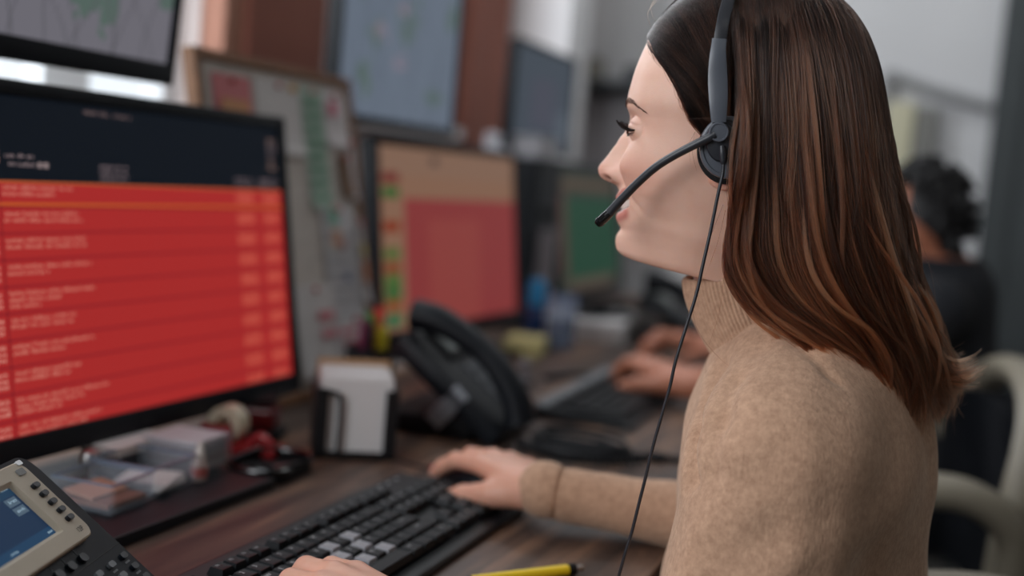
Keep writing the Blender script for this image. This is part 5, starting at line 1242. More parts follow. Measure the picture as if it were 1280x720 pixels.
for k, t in enumerate((0.16, 0.24, 0.34, 0.5, 0.68)):       # rings of bunched sleeve at the right wrist
    a = np.array((-0.364, 1.142, 0.790)) * (1 - t) + np.array((-0.140, 1.195, 0.775)) * t
    creases.append((a + np.array([0.012, -0.04, 0.03]), a + np.array([-0.010 * (k % 2), -0.04, -0.03]), 0.007, 0.006 if k < 3 else 0.004))
def sweaterf(P):
    D = None
    for a, b_, ra, rb, k in sw_prims:
        q = sd_cone(P, a, b_, ra, rb); D = q if D is None else smin(D, q, k)
    for a, b_, r, dep in creases: D = D + dep * np.exp(-(seg_dist(P, a, b_) / r) ** 2)
    x, y, z = P[..., 0], P[..., 1], P[..., 2]
    wn = np.exp(-((y - 0.80) / 0.09) ** 2) * np.exp(-((z - 0.80) / 0.10) ** 2) * np.exp(-((x + 0.15) / 0.07) ** 2)
    D = D + 0.0042 * wn * np.sin((x * 0.78 - z * 0.62 + 0.012 * np.sin(z * 34 + x * 20)) * 2 * math.pi / 0.048)
    D = D + 0.0014 * np.sin(x * 70 + z * 40 + 2 * np.sin(y * 31)) * np.sin(z * 52 - y * 38 + 1.5 * np.sin(x * 45))
    return D
parts_v, parts_f = surface_nets(sweaterf, (-0.40, 0.72, 0.60), (0.06, 1.31, 1.06), 0.0036)
sweater = np_mesh('sweater', parts_v - WR, parts_f, m_knit, woman)
def union(prims, pad):
    def fn(P):
        D = None
        for a, b_, ra, rb in prims:
            q = sd_cone(P, a, b_, ra + pad, rb + pad); D = q if D is None else smin(D, q, 0.02)
        return D
    return fn
legs = [((-0.09, 0.98, 0.58), (-0.09, 1.08, 0.58), 0.125, 0.125), ((-0.09, 1.03, 0.60), (-0.09, 1.03, 0.55), 0.115, 0.125)] + body_prims[7:11]
v, f = surface_nets(union(legs, 0.012), (-0.60, 0.80, 0.08), (0.08, 1.26, 0.78), 0.012)
np_mesh('trousers', v - WR, f, M('trouser_dark_blue', rgb(34, 38, 52), rough=0.9, var=0.1, vscale=60), woman)
for k in (11, 12):
    a_, b_, ra, rb = body_prims[k]
    v, f = surface_nets(union([(a_, b_, ra, rb)], 0.010), (-0.67, a_[1] - 0.07, 0.0), (-0.39, a_[1] + 0.07, 0.12), 0.008)
    np_mesh('shoe', v - WR, f, M('shoe_black', rgb(20, 20, 22), rough=0.5), woman)
# cuff
mb = MB(); mb.tube([tuple(np.array((-0.350, 1.144, 0.791)) - WR), tuple(np.array((-0.364, 1.142, 0.792)) - WR), tuple(np.array((-0.375, 1.147, 0.793)) - WR)], [0.0275, 0.0295, 0.0265], 28, smooth=4)
mb.build('cuff', m_knit, sweater, smooth=True, angle=80)
mb = MB(); mb.tube([tuple(np.array((-0.313, 0.754, 0.782)) - WR), tuple(np.array((-0.336, 0.747, 0.787)) - WR)], [0.032, 0.029], 28, smooth=3); mb.build('cuff', m_knit, sweater, smooth=True, angle=80)
# ribbed turtleneck: rings from the lip down to the fold on the shoulders
m_rib = m_knit
CK = [(0, 866, 350, 984, 306, 58), (0.3, 860, 347, 989, 302, 63), (0.6, 857, 352, 992, 306, 66), (1, 858.5, 362, 995, 316, 67), (2, 868, 392, 1003, 345, 70), (3, 884, 424, 1012, 372, 74), (4, 898, 449, 1022, 396, 80), (4.4, 903, 457, 1026, 403, 82), (4.8, 912, 462, 1022, 412, 77)]
tq = np.linspace(0, 4.8, 44); kq = interp_keys(CK, tq); NC = 600
a = np.linspace(0, 2 * math.pi, NC, endpoint=False)
ribs = 0.75 * np.cos(a * 84)[None] * smooth01(tq[:, None] / 0.5)
cxx = (kq[:, 0:1] + kq[:, 2:3]) / 2; cyy = (kq[:, 1:2] + kq[:, 3:4]) / 2; rx = (kq[:, 2:3] - kq[:, 0:1]) / 2
sag = 5.0 * np.sin(math.pi * np.clip(tq[:, None] / 4.8, 0, 1)) * np.sin(3 * a + 1.0)[None] * 0.35
xx = cxx - (rx + ribs + sag) * np.cos(a)[None]; nn = -(kq[:, 4:5] + ribs + sag) * np.sin(a)[None]
yy = cyy - (kq[:, 3:4] - kq[:, 1:2]) / 2 * np.cos(a)[None] + 6 * np.sin(a)[None] ** 2 + 1.6 * np.sin(5 * a + 0.5)[None] * smooth01((tq[:, None] - 3) / 1.5)
i = np.arange(len(tq) - 1)[:, None]; j = np.arange(NC)[None]; j2 = (j + 1) % NC
cf = np.stack([i * NC + j, i * NC + j2, (i + 1) * NC + j2, (i + 1) * NC + j], -1).reshape(-1, 4)
np_mesh('collar', HW(np.stack([xx, yy, nn], -1)).reshape(-1, 3) - WR, cf, m_rib, sweater)

# ================================================================ HAIR
m_cap = M('hair_base', rgb(20, 14, 13), rough=0.9, spec=0.1, var=0.3, vscale=60)
hx_y = [40, 50, 62, 78, 100, 125, 150, 175, 230]; hx_x = [780, 812, 815, 832, 850, 863, 873, 878, 905]
mask = head_pts[..., 0] > np.interp(head_pts[..., 1], hx_y, hx_x) + 7
ctr = np.array([930, 170, 0.0])
capv = ctr + (head_pts - ctr) * 1.012
qi, qj = np.arange(NR - 1)[:, None], np.arange(NS)[None]
mk = mask & (tt[:, None] < 13)
mf = (mk[:-1] & mk[1:] & np.roll(mk, -1, 1)[:-1] & np.roll(mk, -1, 1)[1:]).reshape(-1)
hfc = head_faces()[mf]
BK = [(0, 915, -10, 985, -12, 24), (1, 906, 4, 1000, 6, 44), (2, 906, 40, 1044, 52, 84), (3, 910, 100, 1076, 110, 106), (4, 914, 170, 1096, 180, 114), (5, 920, 240, 1112, 250, 112), (6, 928, 300, 1130, 320, 106),
      (7, 945, 340, 1140, 365, 100), (8, 990, 375, 1148, 400, 92), (9, 1040, 408, 1152, 430, 80), (10, 1080, 440, 1154, 458, 62), (11, 1100, 468, 1148, 475, 38), (12, 1115, 484, 1140, 486, 8)]
tb = np.linspace(0, 12, 80); kb_ = interp_keys(BK, tb); NB = 72; a = np.linspace(0, 2 * math.pi, NB, endpoint=False)
cx = (kb_[:, 0:1] + kb_[:, 2:3]) / 2; cy = (kb_[:, 1:2] + kb_[:, 3:4]) / 2
ca_ = np.cos(a)[None]; sa = np.sin(a)[None]
bx = cx - (kb_[:, 2:3] - kb_[:, 0:1]) / 2 * np.sign(ca_) * np.abs(ca_) ** 0.8; byy = cy - (kb_[:, 3:4] - kb_[:, 1:2]) / 2 * ca_; bn = -kb_[:, 4:5] * np.sign(sa) * np.abs(sa) ** 0.8
i = np.arange(79)[:, None]; j = np.arange(NB)[None]; j2 = (j + 1) % NB
bf = np.stack([i * NB + j, i * NB + j2, (i + 1) * NB + j2, (i + 1) * NB + j], -1).reshape(-1, 4)
capw = HW(capv).reshape(-1, 3) - WR
hb_v = np.concatenate([capw, HW(np.stack([bx, byy, bn], -1)).reshape(-1, 3) - WR])
hb_f = [tuple(q) for q in hfc] + [tuple(q + len(capw)) for q in bf] + [tuple(len(capw) + k for k in range(NB)), tuple(len(capw) + 79 * NB + k for k in range(NB))]
hair = np_mesh('hair', hb_v, hb_f, m_cap, woman)

def resample(G, M_):
    G = np.array(G, float); P = []
    for i in range(len(G) - 1):
        p0, p1, p2, p3 = G[max(i - 1, 0)], G[i], G[i + 1], G[min(i + 2, len(G) - 1)]
        for k in range(12):
            t = k / 12; P.append(0.5 * (2 * p1 + (p2 - p0) * t + (2 * p0 - 5 * p1 + 4 * p2 - p3) * t * t + (3 * p1 - p0 - 3 * p2 + p3) * t ** 3))
    P.append(G[-1]); P = np.array(P); L = np.concatenate([[0], np.cumsum(np.linalg.norm(np.diff(P, axis=0), axis=1))]); u = np.linspace(0, L[-1], M_)
    return np.stack([np.interp(u, L, P[:, c_]) for c_ in range(3)], -1)
MP = 34
HMAP = np.zeros((140, 140))                   # how far the head and hair base reach sideways, per 4 unit cell
for arr in (head_pts.reshape(-1, 3), np.stack([np.repeat(bx, 1, 0), byy, bn], -1).reshape(-1, 3), np.stack([(bx[:-1] + bx[1:]) / 2, (byy[:-1] + byy[1:]) / 2, (bn[:-1] + bn[1:]) / 2], -1).reshape(-1, 3)):
    ii = np.clip(((arr[:, 0] - 740) / 4).astype(int), 0, 139); jj = np.clip(((arr[:, 1] + 40) / 4).astype(int), 0, 139)
    np.maximum.at(HMAP, (ii, jj), np.abs(arr[:, 2]))
for _ in range(3):
    H2 = HMAP.copy()
    for di, dj in ((1, 0), (-1, 0), (0, 1), (0, -1)):
        nb = np.roll(HMAP, (di, dj), (0, 1)); H2 = np.where((HMAP == 0), np.maximum(H2, nb * 0.97), H2)
    HMAP = H2
for _ in range(2): HMAP = (HMAP + np.roll(HMAP, 1, 0) + np.roll(HMAP, -1, 0) + np.roll(HMAP, 1, 1) + np.roll(HMAP, -1, 1)) / 5
_hp = head_pts[:-1].reshape(-1, 3) - ctr; _r = np.linalg.norm(_hp, axis=1)
SMAP = np.zeros((160, 80)); _ai = ((np.arctan2(_hp[:, 2], _hp[:, 0]) / (2 * math.pi) + 0.5) * 159.99).astype(int); _ei = ((np.arcsin(np.clip(_hp[:, 1] / _r, -1, 1)) / math.pi + 0.5) * 79.99).astype(int)
_cn = np.zeros_like(SMAP); np.add.at(SMAP, (_ai, _ei), _r); np.add.at(_cn, (_ai, _ei), 1); SMAP = SMAP / np.maximum(_cn, 1)
for _ in range(6):
    nb = np.maximum.reduce([np.roll(SMAP, 1, 0), np.roll(SMAP, -1, 0), np.roll(SMAP, 1, 1), np.roll(SMAP, -1, 1)]); SMAP = np.where(SMAP == 0, nb, SMAP)
for _ in range(2): SMAP = (SMAP + np.roll(SMAP, 1, 0) + np.roll(SMAP, -1, 0)) / 3
def push_out(P, R, lay):
    Q = P - ctr; rq = np.linalg.norm(Q, axis=-1)
    fa = (np.arctan2(Q[..., 2], Q[..., 0]) / (2 * math.pi) + 0.5) * 160 - 0.5; fe = np.clip((np.arcsin(np.clip(Q[..., 1] / rq, -1, 1)) / math.pi + 0.5) * 80 - 0.5, 0, 78.99)
    a0 = np.floor(fa).astype(int); ua = fa - a0; e0 = fe.astype(int); ue = fe - e0; a0 %= 160; a1 = (a0 + 1) % 160
    hr = SMAP[a0, e0] * (1 - ua) * (1 - ue) + SMAP[a1, e0] * ua * (1 - ue) + SMAP[a0, e0 + 1] * (1 - ua) * ue + SMAP[a1, e0 + 1] * ua * ue
    need = hr * 1.010 + 0.6 + lay * 0.22
    k = np.where((P[..., 1] < 205) & (rq < need), need / rq, 1.0)
    P = ctr + Q * k[..., None]
    fi = np.clip((P[..., 0] - 740) / 4 - 0.5, 0, 138.99); fj = np.clip((P[..., 1] + 40) / 4 - 0.5, 0, 138.99)
    i = fi.astype(int); j = fj.astype(int); u, v = fi - i, fj - j
    h = HMAP[i, j] * (1 - u) * (1 - v) + HMAP[i + 1, j] * u * (1 - v) + HMAP[i, j + 1] * (1 - u) * v + HMAP[i + 1, j + 1] * u * v
    need = h * 1.01 + lay
    a = np.abs(P[..., 2]); P[..., 2] = np.where((a < need) & (h > 20) & ((P[..., 1] > 150) | ((P[..., 0] > 1015) & (P[..., 1] > 40))), need, a) * np.where(P[..., 2] < 0, -1, 1)
    return P
TINT = []
def strands(guides, n, clumps, depth, frizz, spread, tmin=0.86, inward=(960, 0.0), mirror=False, seed=1, tip_clump=0.6, wave=0.0, smin_=0.0, smax_=1.0, tmax=1.0):
    R = np.random.default_rng(seed)
    G = np.stack([resample(LC(g), MP) for g in guides])            # K x MP x 3
    K_ = len(G)
    def at(sv):
        x = np.clip(sv, 0, 1) * (K_ - 1); i = np.minimum(x.astype(int), K_ - 2); fr = (x - i)[:, None, None]
        p0, p1, p2, p3 = G[np.maximum(i - 1, 0)], G[i], G[i + 1], G[np.minimum(i + 2, K_ - 1)]
        return 0.5 * (2 * p1 + (p2 - p0) * fr + (2 * p0 - 5 * p1 + 4 * p2 - p3) * fr ** 2 + (3 * p1 - p0 - 3 * p2 + p3) * fr ** 3)
    sc = R.uniform(smin_, smax_, clumps); dc = R.random(clumps) ** 1.3
    ci = R.integers(0, clumps, n); tc_ = R.random(clumps) ** 1.5 * (1.0 - 0.75 * dc)  # deeper clumps tinted darker: shade between locks put into the colour
    C_ = at(sc)[ci]
    so = np.clip(sc[ci] + R.normal(0, spread, n), smin_ - 0.02, smax_ + 0.02)
    P = at(so)
    t = np.linspace(0, 1, MP)[None, :, None]
    P = P * (1 - tip_clump * t ** 1.5) + C_ * tip_clump * t ** 1.5
    dd = (dc[ci] * depth + R.random(n) * depth * 0.25)[:, None]
    env = smooth01(t[..., 0] * 5) * 1.0
    P[..., 2] *= 1 - (dd * env) / 120.0
    P[..., 0] += (inward[0] - P[..., 0]) * (dd * env) / 120.0 * inward[1]
    ph = R.random((clumps, 3)) * 6.28; am = R.normal(0, 1, (clumps, 3))
    for c_ in range(3):
        P[..., c_] += (am[ci, c_][:, None] * np.sin(t[..., 0] * (5 + 3 * am[ci, (c_ + 1) % 3][:, None] ** 2 % 3) + ph[ci, c_][:, None])) * (1.3 + wave * t[..., 0] ** 1.6) * env * (2.0 if c_ < 2 else 1.4)
    pw_ = R.random(clumps) * 6.28; aw = R.normal(0, 1, clumps)
    P[..., 0] += (aw[ci][:, None] * np.sin(t[..., 0] * 15 + pw_[ci][:, None])) * wave * 1.0 * smooth01(t[..., 0] * 2 - 0.3)
    P[..., 1] += (aw[ci][:, None] * np.cos(t[..., 0] * 15 + pw_[ci][:, None])) * wave * 0.5 * smooth01(t[..., 0] * 2 - 0.5)
    of = R.normal(0, 1, (n, 1, 3)) * np.array([1.5, 0.9, 1.3]); P += of * (0.35 + 0.65 * (1 - tip_clump * t)) * env[..., None]
    ph2 = R.random((n, 3)) * 6.28
    for c_ in range(3): P[..., c_] += frizz * np.sin(t[..., 0] * R.uniform(6, 16, (n, 1)) + ph2[:, c_:c_ + 1]) * t[..., 0] * R.random((n, 1))
    tend = R.uniform(tmin, tmax, n)
    idx = np.linspace(0, 1, MP)[None] * tend[:, None] * (MP - 1); i0 = np.minimum(idx.astype(int), MP - 2); fr = (idx - i0)[..., None]
    rows = np.arange(n)[:, None]; P = P[rows, i0] * (1 - fr) + P[rows, i0 + 1] * fr
    P = push_out(P, R, (1.0 + 7.0 * (1 - dc[ci]) + R.random(n) * 1.5)[:, None])
    if mirror: P[..., 2] *= -1
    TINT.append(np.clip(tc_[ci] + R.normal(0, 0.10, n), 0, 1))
    return P
SIDE = [[(908, -24, 3), (914, 0, -70), (918, 40, -112), (923, 95, -130), (927, 150, -152), (926, 215, -154), (917, 275, -138), (914, 330, -134), (942, 382, -134), (1000, 424, -134), (1056, 462, -128), (1092, 508, -116)],
        [(925, -27, 3), (934, 2, -70), (940, 48, -112), (944, 115, -128), (946, 195, -138), (947, 262, -136), (950, 320, -134), (978, 372, -134), (1034, 416, -134), (1080, 460, -124), (1106, 524, -110)],
        [(950, -28, 3), (965, 4, -70), (976, 54, -110), (983, 125, -126), (990, 205, -130), (998, 278, -130), (1012, 335, -130), (1042, 388, -130), (1080, 430, -122), (1106, 478, -112), (1118, 534, -98)],
        [(975, -27, 3), (1000, 8, -66), (1018, 60, -104), (1030, 135, -120), (1040, 215, -124), (1052, 288, -122), (1070, 345, -120), (1094, 396, -116), (1120, 442, -106), (1134, 488, -94), (1122, 528, -80)],
        [(998, -24, 3), (1034, 12, -52), (1056, 72, -88), (1068, 148, -106), (1080, 228, -110), (1094, 300, -108), (1112, 355, -102), (1134, 408, -92), (1154, 452, -78), (1162, 492, -66), (1168, 532, -56)],
        [(1008, -20, 2), (1048, 20, -34), (1072, 80, -60), (1086, 158, -76), (1100, 240, -80), (1114, 310, -76), (1132, 365, -68), (1152, 415, -56), (1172, 450, -44), (1196, 464, -36), (1226, 446, -30)],
        [(1014, -17, 0), (1055, 24, -10), (1081, 84, -22), (1098, 162, -30), (1114, 243, -30), (1130, 318, -26), (1148, 372, -20), (1168, 415, -12), (1180, 448, -6), (1184, 485, 0), (1170, 530, 4)]]
FRONTG = [[(905, -22, 4), (908, 5, -50), (910, 50, -96), (912, 105, -118), (914, 160, -124)],
          [(866, -12, 4), (880, 12, -58), (896, 52, -98), (908, 105, -118), (914, 162, -123)],
          [(834, 12, 4), (850, 22, -45), (874, 52, -88), (897, 98, -114), (911, 160, -121)],
          [(813, 42, 4), (826, 47, -40), (852, 68, -80), (884, 108, -110), (908, 162, -120)],
          [(817, 60, -48), (834, 76, -70), (858, 100, -94), (884, 132, -112), (906, 170, -119)],
          [(836, 82, -76), (852, 100, -92), (872, 124, -106), (890, 150, -114), (910, 182, -119)],
          [(852, 106, -93), (864, 124, -102), (878, 144, -109), (893, 166, -115), (912, 192, -119)],
          [(864, 132, -102), (870, 150, -106), (880, 166, -110), (892, 184, -114), (910, 204, -118)]]
def add_curves(name, sets, radius, m, parent, label=None):
    P = np.concatenate([s.reshape(-1, 3) for s, _ in sets]); n = sum(len(s) for s, _ in sets)
    P = HW(P) - WR
    hc = bpy.data.hair_curves.new(name); hc.add_curves([MP] * n)
    hc.attributes['position'].data.foreach_set('vector', P.astype(np.float32).ravel())
    rad = hc.attributes.get('radius') or hc.attributes.new('radius', 'FLOAT', 'POINT')
    prof = np.interp(np.linspace(0, 1, MP), [0, 0.1, 0.75, 1], [0.8, 1, 0.9, 0.25])
    R = np.random.default_rng(5)
    rad.data.foreach_set('value', np.concatenate([(prof[None] * r_ * R.uniform(0.7, 1.25, (len(s), 1))).ravel() for s, r_ in sets]).astype(np.float32) * radius)
    at_ = hc.attributes.new('tint', 'FLOAT', 'CURVE'); at_.data.foreach_set('value', np.concatenate(TINT).astype(np.float32) if sum(map(len, TINT)) == n else np.full(n, 0.4, np.float32)); TINT.clear()
    hc.materials.append(m)
    o = link(bpy.data.objects.new(name, hc), parent); o['kind'] = 'stuff'
    return o
m_hair = bpy.data.materials.new('brown_hair'); m_hair.use_nodes = True
nt = m_hair.node_tree; nt.nodes.clear()
out = nt.nodes.new('ShaderNodeOutputMaterial'); hb = nt.nodes.new('ShaderNodeBsdfHairPrincipled'); hb.parametrization = 'COLOR'
hi = nt.nodes.new('ShaderNodeHairInfo')
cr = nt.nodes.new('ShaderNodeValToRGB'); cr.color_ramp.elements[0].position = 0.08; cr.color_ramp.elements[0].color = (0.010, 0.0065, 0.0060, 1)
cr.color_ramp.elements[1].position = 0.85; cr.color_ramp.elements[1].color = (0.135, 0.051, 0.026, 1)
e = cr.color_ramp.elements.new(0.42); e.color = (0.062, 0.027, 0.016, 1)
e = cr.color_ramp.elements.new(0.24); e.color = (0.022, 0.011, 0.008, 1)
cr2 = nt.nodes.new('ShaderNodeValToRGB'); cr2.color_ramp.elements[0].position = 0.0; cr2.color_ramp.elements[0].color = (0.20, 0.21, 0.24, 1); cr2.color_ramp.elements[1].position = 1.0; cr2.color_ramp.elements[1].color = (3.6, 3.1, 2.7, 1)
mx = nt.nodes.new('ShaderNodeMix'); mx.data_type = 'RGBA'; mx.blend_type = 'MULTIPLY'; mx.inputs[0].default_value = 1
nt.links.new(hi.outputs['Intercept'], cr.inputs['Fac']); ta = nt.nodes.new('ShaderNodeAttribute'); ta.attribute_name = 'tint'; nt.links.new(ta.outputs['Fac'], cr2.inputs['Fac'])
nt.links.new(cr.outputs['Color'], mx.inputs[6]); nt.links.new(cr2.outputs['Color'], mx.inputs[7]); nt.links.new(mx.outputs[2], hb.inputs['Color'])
hb.inputs['IOR'].default_value = 1.42; hb.inputs['Roughness'].default_value = 0.27; hb.inputs['Radial Roughness'].default_value = 0.5; hb.inputs['Random Roughness'].default_value = 0.3
nt.links.new(hb.outputs[0], out.inputs['Surface'])
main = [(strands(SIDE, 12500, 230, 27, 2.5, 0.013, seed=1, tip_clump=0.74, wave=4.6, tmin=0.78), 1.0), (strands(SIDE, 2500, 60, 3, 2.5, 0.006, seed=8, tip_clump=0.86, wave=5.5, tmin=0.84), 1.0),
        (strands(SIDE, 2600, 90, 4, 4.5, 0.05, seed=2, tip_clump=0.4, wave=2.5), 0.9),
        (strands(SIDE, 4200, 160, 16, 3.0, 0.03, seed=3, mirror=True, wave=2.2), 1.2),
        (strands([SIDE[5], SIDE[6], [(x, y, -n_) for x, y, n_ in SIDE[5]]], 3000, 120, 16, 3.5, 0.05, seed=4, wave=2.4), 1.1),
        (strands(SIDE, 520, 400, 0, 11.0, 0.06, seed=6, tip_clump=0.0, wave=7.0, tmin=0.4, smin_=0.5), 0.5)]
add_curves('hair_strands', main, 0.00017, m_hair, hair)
m_hairf = m_hair.copy(); m_hairf.name = 'dark_front_hair'
rp_ = [n_ for n_ in m_hairf.node_tree.nodes if n_.type == 'VALTORGB'][0]
for el, c_ in zip(rp_.color_ramp.elements, ((0.009, 0.006, 0.006, 1), (0.012, 0.0075, 0.0065, 1), (0.018, 0.010, 0.008, 1), (0.032, 0.016, 0.011, 1))): el.color = c_
for n_ in m_hairf.node_tree.nodes:
    if n_.type == 'BSDF_HAIR_PRINCIPLED': n_.inputs['IOR'].default_value = 1.18; n_.inputs['Roughness'].default_value = 0.38
frs = [(strands(FRONTG, 5200, 170, 5, 1.0, 0.02, seed=11, tip_clump=0.6, tmin=0.9), 0.95), (strands(FRONTG, 3600, 90, 5, 1.0, 0.03, seed=12, mirror=True, tmin=0.9), 1.2),
       (strands([[(p_[0] - 5, p_[1] + 2, p_[2]) for p_ in g_] for g_ in FRONTG[3:]], 420, 300, 0, 3.0, 0.03, seed=14, tip_clump=0.2, tmin=0.10, tmax=0.34), 0.45),
       (strands(FRONTG, 160, 150, 0, 5.0, 0.03, seed=13, tip_clump=0, tmin=0.5), 0.5)]
add_curves('hair_strands', frs, 0.00016, m_hairf, hair)
# a few loose hairs along the neck, jaw and over the crown
loose = [np.stack([resample(LC(g), MP)]) for g in (
    [(905, 255, -118), (880, 330, -110), (872, 400, -108), (905, 450, -104), (950, 478, -100)], [(908, 262, -118), (900, 300, -112), (885, 345, -108)], [(912, 270, -118), (905, 380, -104), (890, 440, -96), (888, 470, -94)],
    [(868, 165, -108), (866, 190, -112), (872, 214, -113)], [(872, 160, -108), (862, 180, -111), (864, 205, -112)], [(816, 45, -20), (808, 20, -20), (822, 2, -22)], [(820, 36, -20), (812, 10, -14), (835, -8, -16)])]
add_curves('loose_hairs', [(np.concatenate(loose), 0.8)], 0.00014, m_hair, hair)

# ================================================================ HEADSET
hsr = np.array(HW(np.array([905, 185, -128.0])))
hset = thing('headset', 'grey and black headset with a boom microphone worn by the woman', 'headset', tuple(hsr))
def HL(p): return tuple(HW(LC(np.array(p, float))) - hsr)
m_hs = M('headset_grey', rgb(80, 84, 92), rough=0.35, spec=0.5); m_hs2 = M('headset_dark', rgb(34, 36, 42), rough=0.4); m_foam = M('foam_black', rgb(12, 12, 14), rough=0.9, bump=0.5, bscale=900)
def disc(cx, cy, n0, rx_, ry_, prof, m, name, parent, seg=56, ang=0.0):
    """stack of rings: prof = (radius factor, n)"""
    vs = []; fs = []
    for f_, n_ in prof:
        for k in range(seg):
            a_ = 2 * math.pi * k / seg; u, v_ = rx_ * f_ * math.cos(a_), ry_ * f_ * math.sin(a_)
            vs.append(HL((cx + u * math.cos(ang) - v_ * math.sin(ang), cy + u * math.sin(ang) + v_ * math.cos(ang), n0 + n_)))
    for i_ in range(len(prof) - 1):
        for k in range(seg):
            k2 = (k + 1) % seg; fs.append((i_ * seg + k, i_ * seg + k2, (i_ + 1) * seg + k2, (i_ + 1) * seg + k))
    fs.append(tuple(range(seg))); fs.append(tuple(reversed(range((len(prof) - 1) * seg, len(prof) * seg))))
    return MB().add(vs, fs).build(name, m, parent, smooth=True, angle=35)
for sgn in (-1,):
    cup = disc(909, 184, -136, 35, 39, [(0.90, 12), (1.0, 9), (1.0, 4), (0.97, 1), (0.90, 0), (0.86, 0), (0.84, 1.5), (0.5, 0), (0.05, -1)], m_hs, 'ear_cup', hset)
    disc(909, 188, -121, 37, 41, [(0.86, 14), (1.0, 10), (1.02, 4), (0.98, 0), (0.9, -2)], m_foam, 'ear_cushion', hset)
    disc(901, 176, -139, 19, 26, [(1, 6), (1, 0), (0.92, -3), (0.3, -4)], m_hs2, 'yoke', cup)
    pv = disc(898, 165, -150, 12.5, 12.5, [(1, 8), (1.0, 1.5), (0.92, 0), (0.80, 0), (0.76, 0.9), (0.1, 0.6)], m_hs, 'pivot', hset)
bandp = [(898, 172, -142), (897, 150, -143), (895.5, 120, -140), (895, 90, -138), (896, 60, -132), (900, 30, -124), (906, 4, -102), (914, -22, -60), (920, -36, 0)]
B_ = resample(bandp, 40); far = B_[::-1].copy(); far[:, 2] *= -1; far2 = far.copy()
full = np.concatenate([LC(B_), far2[1:]])
def strip(path, wid, th_, taper=None):
    vs = []; fs = []; Lp = len(path)
    for i_, p in enumerate(path):
        t_ = path[min(i_ + 1, Lp - 1)] - path[max(i_ - 1, 0)]; t_ = t_ / np.linalg.norm(t_)
        rad_ = p - np.array([p[0], 150, 0]); side = np.array([1.0, 0, 0]); side -= t_ * side.dot(t_); side /= np.linalg.norm(side); nr = np.cross(t_, side)
        w_ = wid * (taper(i_ / (Lp - 1)) if taper else 1)
        for u, v_ in ((-1, -0.6), (-0.8, -1), (0.8, -1), (1, -0.6), (1, 0.6), (0.8, 1), (-0.8, 1), (-1, 0.6)):
            vs.append(tuple(HW(p + side * u * w_ + nr * v_ * th_) - hsr))
    for i_ in range(Lp - 1):
        for k in range(8):
            k2 = (k + 1) % 8; fs.append((i_ * 8 + k, i_ * 8 + k2, (i_ + 1) * 8 + k2, (i_ + 1) * 8 + k))
    fs.append(tuple(range(8))); fs.append(tuple(reversed(range((Lp - 1) * 8, Lp * 8))))
    return vs, fs
MB().add(*strip(full, 7.0, 1.8)).build('headband', m_hs2, hset, smooth=True)
MB().add(*strip(LC(resample([(897.5, 153, -145), (896.5, 130, -145), (895, 100, -141), (894.5, 72, -139), (896, 52, -134)], 20)), 10.0, 2.8, lambda t_: 0.82 + 0.25 * math.sin(math.pi * min(1, t_ * 1.1)))).build('band_slider', m_hs, hset, smooth=True)
disc(909, 184, 138, 30, 32, [(0.9, -8), (1, -2), (0.9, 3), (0.1, 3)], m_hs2, 'temple_pad', hset)
boom = [HL(p) for p in [(893, 168, -145), (884, 173, -145), (864, 183, -141), (840, 196, -134), (819, 210, -126), (798, 229, -116), (778, 250, -106), (764, 266, -99)]]
MB().tube(boom, [v * S for v in (6.0, 5.2, 4.9, 4.8, 4.8, 4.9, 5.2, 5.6)], 16, smooth=6).build('microphone_boom', m_hs2, hset, smooth=True)
tp = [HL(p) for p in [(765, 265, -99.5), (760, 270, -97), (752, 277.5, -93), (748, 281, -91.5)]]
mic = MB().tube(tp, [v * S for v in (5.2, 5.9, 6.0, 4.4)], 18, smooth=4).build('microphone', m_gloss, hset, smooth=True)
r1, r2 = HL((752.5, 277, -93.3)), HL((750.8, 278.6, -92.4))
MB().tube([r1, r2], 6.3 * S, 18).build('tip_ring', m_gloss, mic, smooth=True)
MB().tube([HL(p) for p in [(902, 182, -145), (903, 190, -146), (904, 200, -146), (904, 205, -146)]], [v * S for v in (3.2, 4.2, 4.0, 2.4)], 14, smooth=3).build('cable_relief', m_hs2, hset, smooth=True)
cab = [(904, 200, -146), (904, 215, -147), (899, 240, -148), (891, 285, -148), (882, 330, -150), (874, 370, -152), (862, 412, -154), (850, 455, -156), (843, 490, -156), (834, 525, -156), (823, 568, -156), (814, 610, -156), (806, 645, -156), (797, 685, -156), (786, 725, -156), (772, 790, -150), (770, 860, -130)]
MB().tube([HL(p) for p in cab], 2.0 * S, 10, smooth=6).build('cable', m_hs2, hset, smooth=True)

